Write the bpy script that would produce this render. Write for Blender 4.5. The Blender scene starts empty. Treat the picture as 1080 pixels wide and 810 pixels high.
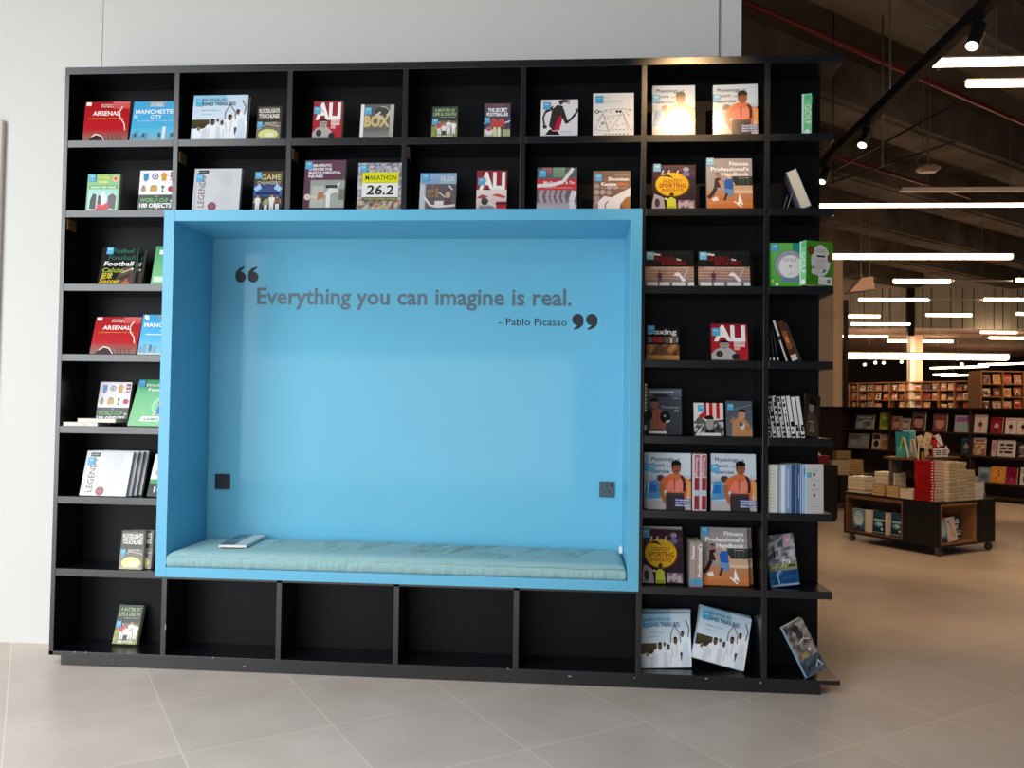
import bpy, math, random
from mathutils import Vector, Matrix, Euler

S = bpy.context.scene
COL = S.collection
PI = math.pi

# ------------------------------------------------------------------ camera
cam_d = bpy.data.cameras.new('camera')
cam_d.sensor_fit = 'HORIZONTAL'
cam_d.sensor_width = 36.0
cam_d.lens = 866.947 / 1080 * 36.0
cam_d.clip_start, cam_d.clip_end = 0.05, 120
cam = bpy.data.objects.new('camera', cam_d)
COL.objects.link(cam)
def _cam_matrix(yaw, pitch, roll):
    cy, sy, cp, sp, cr, sr = math.cos(yaw), math.sin(yaw), math.cos(pitch), math.sin(pitch), math.cos(roll), math.sin(roll)
    Rz = Matrix(((cy, sy, 0), (-sy, cy, 0), (0, 0, 1)))
    Rx = Matrix(((1, 0, 0), (0, cp, sp), (0, -sp, cp)))
    Ry = Matrix(((cr, 0, sr), (0, 1, 0), (-sr, 0, cr)))
    m = Ry @ Rx @ Rz                       # rows: camera right, forward, up
    r, f, u = m[0], m[1], m[2]
    return Matrix(((r[0], u[0], -f[0]), (r[1], u[1], -f[1]), (r[2], u[2], -f[2])))
cam.matrix_world = Matrix.Translation((2.6668, -4.0750, 1.3670)) @ _cam_matrix(math.radians(4.26697), math.radians(1.49173), math.radians(0.82761)).to_4x4()
S.camera = cam

# ------------------------------------------------------------------ world, light, exposure
S.view_settings.view_transform = 'Standard'
S.view_settings.look = 'None'
S.view_settings.gamma = 1.0
S.view_settings.use_curve_mapping = False
S.view_settings.exposure = 0.0
W = bpy.data.worlds.new('world'); S.world = W; W.use_nodes = True
_bg = W.node_tree.nodes['Background']
_bg.inputs['Color'].default_value = (0.85, 0.93, 1.0, 1)
_bg.inputs['Strength'].default_value = 0.06

def area(name, loc, target, sx, sy, power, color):
    d = bpy.data.lights.new(name, 'AREA'); d.shape = 'RECTANGLE'; d.size = sx; d.size_y = sy
    d.energy = power; d.color = color
    o = bpy.data.objects.new(name, d); COL.objects.link(o); o.location = loc
    o.rotation_euler = (Vector(target) - Vector(loc)).to_track_quat('-Z', 'Y').to_euler()
    return o
# daylight through the glazed mall front behind and beside the photographer
area('daylight_side_glazing', (-3.8, -6.2, 2.75), (0.9, 0.2, 1.3), 4.2, 5.3, 405, (0.94, 0.97, 1.0))
area('daylight_entrance_glazing', (-0.1, -9.5, 1.1), (1.2, 0.3, 1.1), 5.6, 2.2, 165, (0.95, 0.98, 1.0))
area('overhead_fill', (-0.6, -4.4, 5.2), (-0.4, -3.2, 0.0), 5.0, 4.6, 165, (0.97, 0.98, 1.0)).data.spread = math.radians(95)  # added overhead fill that brightens the floor, no such opening known

def spot(name, loc, target, power, color, size_deg, blend=0.5, radius=0.03):
    d = bpy.data.lights.new(name, 'SPOT'); d.energy = power; d.color = color
    d.spot_size = math.radians(size_deg); d.spot_blend = blend; d.shadow_soft_size = radius
    o = bpy.data.objects.new(name, d); COL.objects.link(o); o.location = loc
    o.rotation_euler = (Vector(target) - Vector(loc)).to_track_quat('-Z', 'Y').to_euler()
    return o
TUBE = 17.0      # radiance of the suspended tubes
SPOTK = 1.0
# warm track spotlight of the shop, aimed at the top corner of the shelving
spot('track_spot_on_shelving', (3.42, -1.86, 3.85), (3.24, 0.03, 2.60), 150, (1.0, 0.64, 0.32), 30, 1.0, 0.02)

# ------------------------------------------------------------------ helpers: colour, materials
def lin(c):
    if isinstance(c, str):
        c = tuple(int(c[i:i + 2], 16) / 255 for i in (0, 2, 4))
    return tuple((x / 12.92 if x <= 0.04045 else ((x + 0.055) / 1.055) ** 2.4) for x in c[:3])

MATS = {}
def mat(name, color='808080', rough=0.5, metal=0.0, spec=0.5, emit=None, estr=0.0, noise=None, bump=None, coat=0.0, attr=False):
    """noise=(scale, amount, stretch) varies the colour; bump=(scale, strength)"""
    if name in MATS: return MATS[name]
    m = bpy.data.materials.new(name); m.use_nodes = True
    nt = m.node_tree; b = nt.nodes['Principled BSDF']
    c = lin(color)
    b.inputs['Base Color'].default_value = (*c, 1)
    b.inputs['Roughness'].default_value = rough
    b.inputs['Metallic'].default_value = metal
    b.inputs['Specular IOR Level'].default_value = spec
    b.inputs['Coat Weight'].default_value = coat
    if attr:
        a = nt.nodes.new('ShaderNodeAttribute'); a.attribute_name = 'Col'
        nt.links.new(a.outputs['Color'], b.inputs['Base Color'])
    if noise:
        sc, amt, st = noise
        tc = nt.nodes.new('ShaderNodeTexCoord'); mp = nt.nodes.new('ShaderNodeMapping'); mp.inputs['Scale'].default_value = st
        n = nt.nodes.new('ShaderNodeTexNoise'); n.inputs['Scale'].default_value = sc; n.inputs['Detail'].default_value = 5
        r = nt.nodes.new('ShaderNodeValToRGB')
        r.color_ramp.elements[0].color = (*[max(0, x * (1 - amt)) for x in c], 1); r.color_ramp.elements[0].position = 0.3
        r.color_ramp.elements[1].color = (*[min(1, x * (1 + amt)) for x in c], 1); r.color_ramp.elements[1].position = 0.7
        nt.links.new(tc.outputs['Object'], mp.inputs['Vector']); nt.links.new(mp.outputs['Vector'], n.inputs['Vector'])
        nt.links.new(n.outputs['Fac'], r.inputs['Fac']); nt.links.new(r.outputs['Color'], b.inputs['Base Color'])
    if bump:
        sc, st = bump
        tc = nt.nodes.new('ShaderNodeTexCoord'); n = nt.nodes.new('ShaderNodeTexNoise'); n.inputs['Scale'].default_value = sc
        bp = nt.nodes.new('ShaderNodeBump'); bp.inputs['Strength'].default_value = st; bp.inputs['Distance'].default_value = 0.01
        nt.links.new(tc.outputs['Object'], n.inputs['Vector']); nt.links.new(n.outputs['Fac'], bp.inputs['Height'])
        nt.links.new(bp.outputs['Normal'], b.inputs['Normal'])
    if emit:
        b.inputs['Emission Color'].default_value = (*lin(emit), 1); b.inputs['Emission Strength'].default_value = estr
    MATS[name] = m
    return m

# ------------------------------------------------------------------ helpers: meshes
class MB:
    """collects faces of one mesh; colours per vertex are optional"""
    def __init__(s): s.v, s.f, s.m, s.c = [], [], [], []
    def add(s, vs, fs, mi=0, col=None):
        o = len(s.v); s.v += [tuple(v) for v in vs]; s.f += [tuple(i + o for i in f) for f in fs]; s.m += [mi] * len(fs)
        if col is None: col = (1, 1, 1)
        if col and isinstance(col[0], (tuple, list)): s.c += list(col)
        else: s.c += [tuple(col)] * len(vs)
    def box(s, x0, y0, z0, x1, y1, z1, mi=0, col=None):
        s.add([(x0, y0, z0), (x1, y0, z0), (x1, y1, z0), (x0, y1, z0), (x0, y0, z1), (x1, y0, z1), (x1, y1, z1), (x0, y1, z1)],
              [(0, 3, 2, 1), (4, 5, 6, 7), (0, 1, 5, 4), (1, 2, 6, 5), (2, 3, 7, 6), (3, 0, 4, 7)], mi, col)
    def quad(s, a, b, c, d, mi=0, col=None): s.add([a, b, c, d], [(0, 1, 2, 3)], mi, col)
    def tube(s, pts, r, n=10, mi=0, col=None, cap=True):
        pts = [Vector(p) for p in pts]; rs = r if isinstance(r, (list, tuple)) else [r] * len(pts)
        vs, fs = [], []
        prev = None
        for i, p in enumerate(pts):
            d = (pts[min(i + 1, len(pts) - 1)] - pts[max(i - 1, 0)]).normalized()
            a = Vector((0, 0, 1)) if abs(d.z) < 0.9 else Vector((1, 0, 0))
            if prev is not None: a = prev
            x = (a - d * a.dot(d)).normalized(); prev = x; y = d.cross(x)
            for k in range(n):
                t = 2 * PI * k / n; vs.append(p + (x * math.cos(t) + y * math.sin(t)) * rs[i])
        for i in range(len(pts) - 1):
            for k in range(n):
                fs.append((i * n + k, i * n + (k + 1) % n, (i + 1) * n + (k + 1) % n, (i + 1) * n + k))
        if cap: fs += [tuple(range(n - 1, -1, -1)), tuple(range((len(pts) - 1) * n, len(pts) * n))]
        s.add(vs, fs, mi, col)
    def rbox(s, x0, y0, z0, x1, y1, z1, b=0.002, mi=0, col=None):
        """box with chamfered edges"""
        P = []
        for z, i in ((z0, b), (z0 + b, 0), (z1 - b, 0), (z1, b)):
            a0, a1, c0, c1 = x0 + i, x1 - i, y0 + i, y1 - i
            P.append([(a0 + b, c0, z), (a1 - b, c0, z), (a1, c0 + b, z), (a1, c1 - b, z), (a1 - b, c1, z), (a0 + b, c1, z), (a0, c1 - b, z), (a0, c0 + b, z)])
        vs = [q for L in P for q in L]; fs = [tuple(range(7, -1, -1)), tuple(range(24, 32))]
        for i in range(3):
            for k in range(8): fs.append((i * 8 + k, i * 8 + (k + 1) % 8, (i + 1) * 8 + (k + 1) % 8, (i + 1) * 8 + k))
        s.add(vs, fs, mi, col)
    def mesh(s, name, mats, smooth=False):
        me = bpy.data.meshes.new(name); me.from_pydata(s.v, [], s.f)
        for m in mats: me.materials.append(m)
        me.polygons.foreach_set('material_index', s.m)
        if any(c != (1, 1, 1) for c in s.c):
            at = me.color_attributes.new('Col', 'FLOAT_COLOR', 'POINT')
            flat = []
            for c in s.c: flat += [c[0], c[1], c[2], 1.0]
            at.data.foreach_set('color', flat)
        if smooth: me.polygons.foreach_set('use_smooth', [True] * len(me.polygons))
        me.update()
        return me
    def build(s, name, mats, parent=None, smooth=False, bevel=0.0):
        if not isinstance(mats, (list, tuple)): mats = [mats]
        o = bpy.data.objects.new(name, s.mesh(name, mats, smooth)); COL.objects.link(o)
        if parent is not None: o.parent = parent
        if bevel:
            bv = o.modifiers.new('edge', 'BEVEL'); bv.width = bevel; bv.segments = 2; bv.limit_method = 'ANGLE'
        return o

def inst(name, me, parent=None):
    o = bpy.data.objects.new(name, me); COL.objects.link(o)
    if parent is not None: o.parent = parent
    return o
def tag(o, label=None, cat=None, group=None, kind=None):
    for k, v in (('label', label), ('category', cat), ('group', group), ('kind', kind)):
        if v: o[k] = v
    return o
def thing(name, label, cat, loc=(0, 0, 0), rotz=0.0, group=None):
    o = bpy.data.objects.new(name, None); COL.objects.link(o); o.empty_display_size = 0.05
    o.location = loc; o.rotation_euler = (0, 0, rotz)
    return tag(o, label, cat, group)
def structure(name, mb, mats, **k):
    return tag(mb.build(name, mats, **k), kind='structure')

# ------------------------------------------------------------------ helpers: lettering
_TXT = {}
def text_mesh(s, bold=0.0, shear=0.0):
    """flat glyph outlines: (verts 2D, faces, xmin, xmax, cap height)"""
    k = (s, bold, shear)
    if k in _TXT: return _TXT[k]
    cu = bpy.data.curves.new('glyphs', 'FONT'); cu.body = s; cu.size = 1.0; cu.resolution_u = 2
    cu.offset = bold; cu.shear = shear; cu.fill_mode = 'FRONT'
    ob = bpy.data.objects.new('glyphs', cu); COL.objects.link(ob)
    dg = bpy.context.evaluated_depsgraph_get()
    me = bpy.data.meshes.new_from_object(ob.evaluated_get(dg))
    vs = [(v.co.x, v.co.y) for v in me.vertices]; fs = [tuple(p.vertices) for p in me.polygons]
    bpy.data.objects.remove(ob); bpy.data.curves.remove(cu); bpy.data.meshes.remove(me)
    xs = [v[0] for v in vs] or [0, 1]
    _TXT[k] = (vs, fs, min(xs), max(xs))
    return _TXT[k]
CAP = 0.73
_t = text_mesh('H'); CAP = max(v[1] for v in _t[0])

class Art:
    """flat printed shapes on a rectangle w x h (coordinates 0..1, v up), each raised a hair above the last"""
    def __init__(s, mb, w, h, P, mi=0):
        s.mb, s.w, s.h, s.P, s.mi, s.z = mb, w, h, P, mi, 0.00012
    def _put(s, pts, faces, cols):
        s.mb.add([s.P(x * s.w, y * s.h, s.z) for x, y in pts], faces, s.mi, cols)
        s.z += 0.00004
    def poly(s, pts, col, clip=True):
        if clip: pts = [(min(1, max(0, x)), min(1, max(0, y))) for x, y in pts]
        s._put(pts, [tuple(range(len(pts)))], lin(col))
    def rect(s, x0, y0, x1, y1, col, top=None):
        a = lin(col); b = lin(top) if top else a
        s._put([(x0, y0), (x1, y0), (x1, y1), (x0, y1)], [(0, 1, 2, 3)], [a, a, b, b])
    def ell(s, cx, cy, rx, ry, col, n=20, a0=0, a1=360):
        pts = []
        for k in range(n):
            t = math.radians(a0 + (a1 - a0) * k / (n if a1 - a0 == 360 else n - 1))
            pts.append((min(1, max(0, cx + rx * math.cos(t))), min(1, max(0, cy + ry * math.sin(t)))))
        s._put(pts, [tuple(range(len(pts)))], lin(col))
    def circ(s, cx, cy, r, col, n=20):               # r in fractions of the width
        s.ell(cx, cy, r, r * s.w / s.h, col, n)
    def line(s, pts, wd, col):                        # wd in fractions of the width
        for (xa, ya), (xb, yb) in zip(pts, pts[1:]):
            dx, dy = (xb - xa) * s.w, (yb - ya) * s.h; L = math.hypot(dx, dy) or 1
            nx, ny = -dy / L * wd * s.w / 2, dx / L * wd * s.w / 2
            q = [(xa + nx / s.w, ya + ny / s.h), (xa - nx / s.w, ya - ny / s.h), (xb - nx / s.w, yb - ny / s.h), (xb + nx / s.w, yb + ny / s.h)]
            s._put([(min(1, max(0, x)), min(1, max(0, y))) for x, y in q], [(0, 1, 2, 3)], lin(col))
    def photo(s, x0, y0, x1, y1, pal, nx, ny, seed=0):
        """a blurred patchwork picture: a grid whose corners take colours of the palette"""
        R = random.Random(seed); pal = [lin(p) for p in pal]
        pts, cols, fs = [], [], []
        for j in range(ny + 1):
            for i in range(nx + 1):
                pts.append((x0 + (x1 - x0) * i / nx, y0 + (y1 - y0) * j / ny)); cols.append(R.choice(pal))
        for j in range(ny):
            for i in range(nx):
                a = j * (nx + 1) + i; fs.append((a, a + 1, a + nx + 2, a + nx + 1))
        s._put(pts, fs, cols)
    def text(s, t, x, y, hgt, col, fit=None, al='l', bold=0.0, shear=0.0, rot=0):
        """cap height hgt (fraction of h); fit = total width (fraction of w, of h when rot=90)"""
        vs, fs, x0, x1 = text_mesh(t, bold, shear)
        sy = hgt * (s.h if rot == 0 else s.w) / CAP
        tw = (x1 - x0) * sy
        sx = sy if fit is None else sy * fit * (s.w if rot == 0 else s.h) / max(tw, 1e-6)
        tw = (x1 - x0) * sx
        ox = {'l': 0, 'c': -tw / 2, 'r': -tw}[al]
        pts = []
        for a, b in vs:
            px, py = (a - x0) * sx + ox, b * sy
            if rot == 90: px, py = -py, px
            elif rot == -90: px, py = py, -px
            pts.append((x + px / s.w, y + py / s.h))
        s._put(pts, fs, lin(col))
    def person(s, x, y, sc, shirt, skin='c89a78', hair='2a1c14', legs='e8e8e8', arms='down'):
        """small printed figure, feet at (x, y), height sc (fraction of h)"""
        k = s.h / s.w
        q = lambda px, py: (x + px * sc * k, y + py * sc)
        s.poly([q(-.12, 0), q(-.03, 0), q(0, .4), q(.03, 0), q(.12, 0), q(.13, .5), q(-.13, .5)], legs)
        s.poly([q(-.14, .45), q(.14, .45), q(.2, .8), q(.08, .84), q(-.08, .84), q(-.2, .8)], shirt)
        if arms == 'up':
            s.line([q(-.17, .78), q(-.26, 1.0), q(-.1, 1.22)], .05 * sc * k, skin); s.line([q(.17, .78), q(.26, 1.0), q(.14, 1.22)], .05 * sc * k, skin)
        elif arms == 'run':
            s.line([q(-.17, .78), q(-.32, .62), q(-.2, .5)], .06 * sc * k, skin); s.line([q(.17, .78), q(.33, .7), q(.3, .9)], .06 * sc * k, skin)
        else:
            s.line([q(-.17, .78), q(-.24, .45)], .06 * sc * k, skin); s.line([q(.17, .78), q(.24, .45)], .06 * sc * k, skin)
        s.ell(*q(0, .92), .075 * sc * k, .09 * sc, skin, 12)
        s.ell(*q(0, .965), .078 * sc * k, .055 * sc, hair, 10, 0, 180)
# ------------------------------------------------------------------ setting
def floor_material():
    m = bpy.data.materials.new('floor_tiles'); m.use_nodes = True; nt = m.node_tree; b = nt.nodes['Principled BSDF']
    N = nt.nodes.new; L = nt.links.new
    tc = N('ShaderNodeTexCoord'); mp = N('ShaderNodeMapping'); mp.inputs['Rotation'].default_value = (0, 0, -math.radians(34.5))
    L(tc.outputs['Object'], mp.inputs['Vector']); sep = N('ShaderNodeSeparateXYZ'); L(mp.outputs['Vector'], sep.inputs['Vector'])
    def joint(out, off):
        a = N('ShaderNodeMath'); a.operation = 'ADD'; a.inputs[1].default_value = off; L(out, a.inputs[0])
        d = N('ShaderNodeMath'); d.operation = 'DIVIDE'; d.inputs[1].default_value = 0.6; L(a.outputs[0], d.inputs[0])
        f = N('ShaderNodeMath'); f.operation = 'FRACT'; L(d.outputs[0], f.inputs[0])
        s = N('ShaderNodeMath'); s.operation = 'SUBTRACT'; s.inputs[1].default_value = 0.5; L(f.outputs[0], s.inputs[0])
        ab = N('ShaderNodeMath'); ab.operation = 'ABSOLUTE'; L(s.outputs[0], ab.inputs[0])
        g = N('ShaderNodeMath'); g.operation = 'GREATER_THAN'; g.inputs[1].default_value = 0.4952; L(ab.outputs[0], g.inputs[0])
        fl = N('ShaderNodeMath'); fl.operation = 'FLOOR'; L(d.outputs[0], fl.inputs[0])
        return g, fl
    gx, fx = joint(sep.outputs['X'], -0.425 + 6.0); gy, fy = joint(sep.outputs['Y'], 0.85 + 5.4)
    mx = N('ShaderNodeMath'); mx.operation = 'MAXIMUM'; L(gx.outputs[0], mx.inputs[0]); L(gy.outputs[0], mx.inputs[1])
    cmb = N('ShaderNodeCombineXYZ'); L(fx.outputs[0], cmb.inputs['X']); L(fy.outputs[0], cmb.inputs['Y'])
    wn = N('ShaderNodeTexWhiteNoise'); wn.noise_dimensions = '2D'; L(cmb.outputs[0], wn.inputs['Vector'])
    n = N('ShaderNodeTexNoise'); n.inputs['Scale'].default_value = 3.0; n.inputs['Detail'].default_value = 6; L(tc.outputs['Object'], n.inputs['Vector'])
    r = N('ShaderNodeValToRGB'); r.color_ramp.elements[0].color = (*lin('c2b5aa'), 1); r.color_ramp.elements[1].color = (*lin('cec2b7'), 1)
    r.color_ramp.elements[0].position = .3; r.color_ramp.elements[1].position = .7; L(n.outputs['Fac'], r.inputs['Fac'])
    hs = N('ShaderNodeHueSaturation'); L(r.outputs['Color'], hs.inputs['Color'])
    mr = N('ShaderNodeMapRange'); mr.inputs['To Min'].default_value = .95; mr.inputs['To Max'].default_value = 1.05; L(wn.outputs['Value'], mr.inputs['Value']); L(mr.outputs[0], hs.inputs['Value'])
    mi = N('ShaderNodeMix'); mi.data_type = 'RGBA'; mi.inputs[7].default_value = (*lin('e0d4c6'), 1); L(mx.outputs[0], mi.inputs[0]); L(hs.outputs['Color'], mi.inputs[6])
    L(mi.outputs[2], b.inputs['Base Color']); b.inputs['Roughness'].default_value = 0.36; b.inputs['Specular IOR Level'].default_value = 0.4
    n2 = N('ShaderNodeTexNoise'); n2.inputs['Scale'].default_value = 14; L(tc.outputs['Object'], n2.inputs['Vector'])
    mr2 = N('ShaderNodeMapRange'); mr2.inputs['To Min'].default_value = .3; mr2.inputs['To Max'].default_value = .46; L(n2.outputs['Fac'], mr2.inputs['Value']); L(mr2.outputs[0], b.inputs['Roughness'])
    return m
M_floor = floor_material()
M_wall = mat('white_paint', 'd9dad5', 0.6, spec=0.3, noise=(1.2, 0.015, (1, 1, 1)), bump=(60, 0.03))
M_seam = mat('wall_seam', '9b9c97', 0.8)
M_beige = mat('beige_paint', 'a89684', 0.7, noise=(1.5, 0.04, (1, 1, 1)))
M_conc = mat('brown_concrete', '68605a', 0.9, spec=0.15, noise=(1.6, 0.35, (1, 1, 1)), bump=(9, 0.3))
M_concd = mat('dark_concrete', '4e4843', 0.95, spec=0.1, noise=(1.3, 0.3, (1, 1, 1)))
M_far = mat('far_wall_panel', 'd2cebf', 0.8, noise=(0.8, 0.06, (1, 1, 1)))
M_fardark = mat('dark_far_wall', '15110f', 0.8, noise=(0.6, 0.3, (1, 1, 1)))
M_soffit = mat('pinkish_soffit', '8a6f60', 0.8, noise=(0.5, 0.15, (1, 1, 1)))
M_black = mat('black_metal', '0b0b0c', 0.45, spec=0.4)
M_blackl = mat('black_laminate', '080c12', 0.26, spec=0.9, noise=(40, 0.18, (1, 1, 12)))
M_red = mat('red_pipe_paint', '6a1410', 0.5)
M_steel = mat('galvanised_rod', '77736e', 0.45, metal=0.7)
M_white = mat('white_enamel', 'd8d6d2', 0.4)

f = MB(); f.quad((-14, -14, 0), (40, -14, 0), (40, 46, 0), (-14, 46, 0)); structure('floor', f, M_floor)
f = MB(); f.box(-5, .345, 0, 3.42, .5, 5.2); structure('wall_back', f, M_wall)
f = MB(); f.rbox(3.424, .36, 0, 3.545, .52, 5.2, .004); structure('wall_end', f, M_wall)
f = MB(); f.box(-.0205, .3435, 0, -.0175, .346, 5.2); structure('trim_1', f, M_seam)
f = MB(); f.rbox(-2.4, .315, 0, -.575, .345, 2.945, .006); structure('door_1', f, mat('beige_door', 'c9c2b6', 0.5, noise=(2, .03, (1, 1, 1))))
# concrete ceiling with diagonal beams
f = MB(); f.box(2.5, .6, 5.72, 30, 22.6, 5.9); f.box(-5, .52, 5.72, 2.5, 6, 5.9); structure('ceiling', f, M_concd)
BD = math.radians(38.5)
cb, sb_ = math.cos(BD), math.sin(BD)
for k in range(-2, 7):
    s0 = 1.32 + 1.9 * k; t0 = (-.5 - cb * s0) / sb_; t1 = (21.2 - cb * (s0 + .62)) / sb_
    t0 = max(t0, (-4 - 1.6 + sb_ * s0) / cb); t1 = min(t1, (29.5 - 1.6 + sb_ * s0) / cb)
    f = MB(); f.box(t0, s0, 5.2, t1, s0 + .62, 5.725); f.box(t0, s0 + .1, 5.17, t1, s0 + .5, 5.2)
    o = structure('ceiling_beam', f, M_conc); o.rotation_euler = (0, 0, BD); o.location = (1.6, 1.1, 0)
# far upper wall of pale boards, soffit and the dark end wall beyond
f = MB(); f.box(5, 22.4, 3.95, 34, 22.55, 5.7); structure('wall_far', f, M_far)
for k in range(34):
    x = 8.4 + .42 * k + .1 * math.sin(k * 2.3)
    f = MB(); f.box(x, 22.385, 3.95, x + .022, 22.4, 5.2); structure('trim_%d' % (k + 2), f, M_concd)
f = MB(); f.box(5, 22.55, 3.95, 34, 40, 4.1); structure('ceiling_low', f, M_soffit)
f = MB(); f.box(5, 36, 0, 40, 36.2, 4.0); structure('wall_end_far', f, M_fardark)
f = MB(); f.box(30, .6, 0, 30.2, 36, 5.9); structure('wall_right', f, M_fardark)
# pillar behind the shelving, its paler flank and a thin black post
def px_box(name, x0, y0, x1, y1, z0, z1, m, k='structure'):
    b = MB(); b.rbox(x0, y0, z0, x1, y1, z1, .01); return structure(name, b, m)
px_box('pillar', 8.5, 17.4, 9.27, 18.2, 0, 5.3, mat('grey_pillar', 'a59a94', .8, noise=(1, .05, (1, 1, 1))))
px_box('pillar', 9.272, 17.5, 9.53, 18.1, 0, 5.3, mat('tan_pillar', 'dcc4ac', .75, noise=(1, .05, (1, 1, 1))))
px_box('trim_60', 9.54, 17.4, 9.64, 17.5, 0, 4.18, M_black)
px_box('pillar', 13.0, 22.2, 13.2, 22.38, 3.7, 5.2, M_black)
# ------------------------------------------------------------------ printed covers
def art_red_stadium(a):            # red club history
    a.rect(0, 0, 1, 1, 'c01c26', 'a8141c'); a.rect(0, 0, 1, .30, '8a7468', 'b02028')
    a.rect(.62, .82, 1, 1, 'c8484a', 'd06a66')
    a.poly([(.1, 0), (.2, .12), (.32, .17), (.46, .12), (.55, 0)], '3c2a26'); a.line([(.18, .1), (.28, .19), (.4, .15), (.5, 0)], .025, 'f0e6e0')
    for x in (.6, .68, .77, .86): a.line([(x, 0), (x - .03, .17)], .02, '5a4038')
    a.line([(.84, .88), (.78, .74), (.80, .6), (.9, .45), (.93, .28)], .022, 'f6e4e0')
    a.text('NATIONAL', .36, .905, .035, 'e8dccf', .26, bold=.01); a.text('FOOTBALL', .36, .855, .04, 'e8dccf', .28, bold=.02)
    a.text('ARSENAL', .19, .655, .105, 'ffffff', .6, bold=.012)
    a.text('A CELEBRATION OF THE CLUB', .1, .565, .025, 'ecc04a', .78)
    a.rect(.03, .9, .14, .985, 'f2f0ee')
def art_blue_city(a):
    a.rect(0, 0, 1, 1, '49b4dc', '2e9ed4'); a.rect(0, 0, 1, .33, '7fb6c8', '49b4dc')
    for x, h in ((.02, .2), (.1, .26), (.2, .16), (.3, .22), (.62, .2), (.7, .34), (.84, .2)): a.rect(x, 0, x + .08, h, '5f98b0')
    a.rect(.68, 0, .76, .36, 'd2e6ee'); a.rect(.0, 0, 1, .04, 'c6d6da')
    for x in (.08, .26, .6, .88): a.rect(x, .1, x + .05, .2, '1f5a78')
    a.rect(.32, .88, .72, 1, '7d96a6')
    a.text('NATIONAL', .38, .925, .04, 'f4f6f6', .27); a.text('FOOTBALL', .38, .865, .045, 'f4f6f6', .29, bold=.02)
    a.text('MANCHESTER', .06, .69, .10, 'ffffff', .9, bold=.012); a.text('CITY', .40, .56, .09, 'ffffff', .24, bold=.01)
    a.text('A CELEBRATION OF THE CLUB', .12, .49, .025, 'e6eef2', .8); a.rect(.03, .57, .12, .67, '8fd2ee')
def art_cricket_white(a):
    a.rect(0, 0, 1, 1, 'dde8f0', 'c4dcec'); a.rect(0, .78, .6, 1, 'a9d0e6', '92c6e2')
    a.rect(0, .26, .32, .46, '3a3426', '54482e'); a.rect(0, 0, 1, .2, 'e8eef4')
    a.poly([(0, .0), (0, .2), (.1, .28), (.2, .22), (.28, .34), (.42, .4), (.5, .3), (.62, .48), (.76, .5), (.86, .62), (.96, .62), (1, .5), (1, 0)], 'eef3f8')
    for x, y, sc in ((.38, .4, .075), (.55, .38, .055), (.69, .5, .07), (.83, .62, .06)):
        a.ell(x, y, sc * .55, sc, '6a4a3c'); a.ell(x, y + sc * .45, sc * .56, sc * .55, '1e1a1a', 12, 0, 180)
    a.line([(.60, .46), (.60, .62), (.68, .78), (.78, .62), (.79, .46)], .018, '7c6658')
    a.line([(.94, .56), (.97, .72), (.9, .88)], .022, '7c6658'); a.poly([(.78, .18), (.83, .3), (.8, .1)], '4a5866'); a.ell(.8, .24, .025, .045, '4a3c38')
    for x in (.24, .31, .47, .58): a.line([(x, .06), (x + .01, .24)], .008, 'a0aebc')
    a.poly([(.16, 0), (.2, .2), (.27, .3), (.3, .16), (.26, 0)], 'd4dee8'); a.poly([(.44, 0), (.45, .3), (.52, .28), (.54, .0)], 'd2dce6'); a.poly([(.8, 0), (.84, .44), (.92, .5), (.97, .2), (.95, 0)], 'd6e2ee')
    a.line([(.1, .24), (.2, .16), (.26, .22)], .014, 'bccad6'); a.line([(.6, .4), (.64, .2)], .012, 'b4c2d0'); a.line([(.72, .44), (.7, .2)], .012, 'b8c6d4'); a.ell(.13, .26, .03, .045, '8a6c5c'); a.ell(.47, .44, .025, .04, '74584a')
    a.text('THE OFFICIAL MCC', .17, .87, .055, '2c5c80', .46); a.text('ASHES TREASURES', .16, .765, .075, '1d3f66', .62, bold=.012)
    a.text('BERNARD COLLECTION', .16, .65, .022, '5a7890', .32); a.text('and the archive', .16, .57, .02, '5a7890', .2)
def art_floodlight(a):
    a.rect(0, 0, 1, 1, '4c463c', '3a3632'); a.rect(0, 0, 1, .52, '8b8474', '6c675e')
    a.ell(.5, .16, .42, .16, 'd9dd8e'); a.ell(.55, .14, .2, .08, 'f0f0c0'); a.line([(.05, .3), (.4, .46), (.95, .4)], .03, 'c8c4b8')
    a.text('FLOODLIGHTS', .07, .80, .11, 'f2eee6', .86, bold=.03); a.text('TOUCHLINES', .07, .65, .11, 'f2eee6', .86, bold=.03)
    a.text('A HISTORY OF SPECTATOR SPORT', .1, .92, .03, 'c8c0b0', .8); a.text('ROB STEEN', .35, .47, .05, 'e0dccc', .5)
    a.rect(.05, 0, .95, .05, 'b8b4a0')
def art_ali(a):
    a.rect(0, 0, 1, 1, 'b82834', '8e1c2a')
    a.text('ALI', .08, .53, .40, 'f8f4f0', .86, bold=.045)
    a.rect(.62, .36, .92, .5, 'e8c8c4'); a.text('A LIFE', .64, .42, .05, '8e1c2a', .26); a.rect(.62, .27, .78, .35, 'dca8a4')
    a.poly([(0, 0), (0, .16), (.12, .28), (.28, .34), (.46, .34), (.62, .24), (.72, .1), (.72, 0)], 'b4b0ae')
    a.ell(.36, .41, .13, .12, 'a89e98'); a.ell(.36, .47, .14, .07, '201c1c', 14, 0, 180)
    a.ell(.22, .16, .1, .09, '3c3838'); a.ell(.66, .08, .11, .09, '2c2828'); a.line([(.3, .36), (.4, .33)], .02, '4a4240')
    a.rect(.28, .41, .34, .43, '3a302c'); a.rect(.39, .41, .45, .43, '3a302c')
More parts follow.
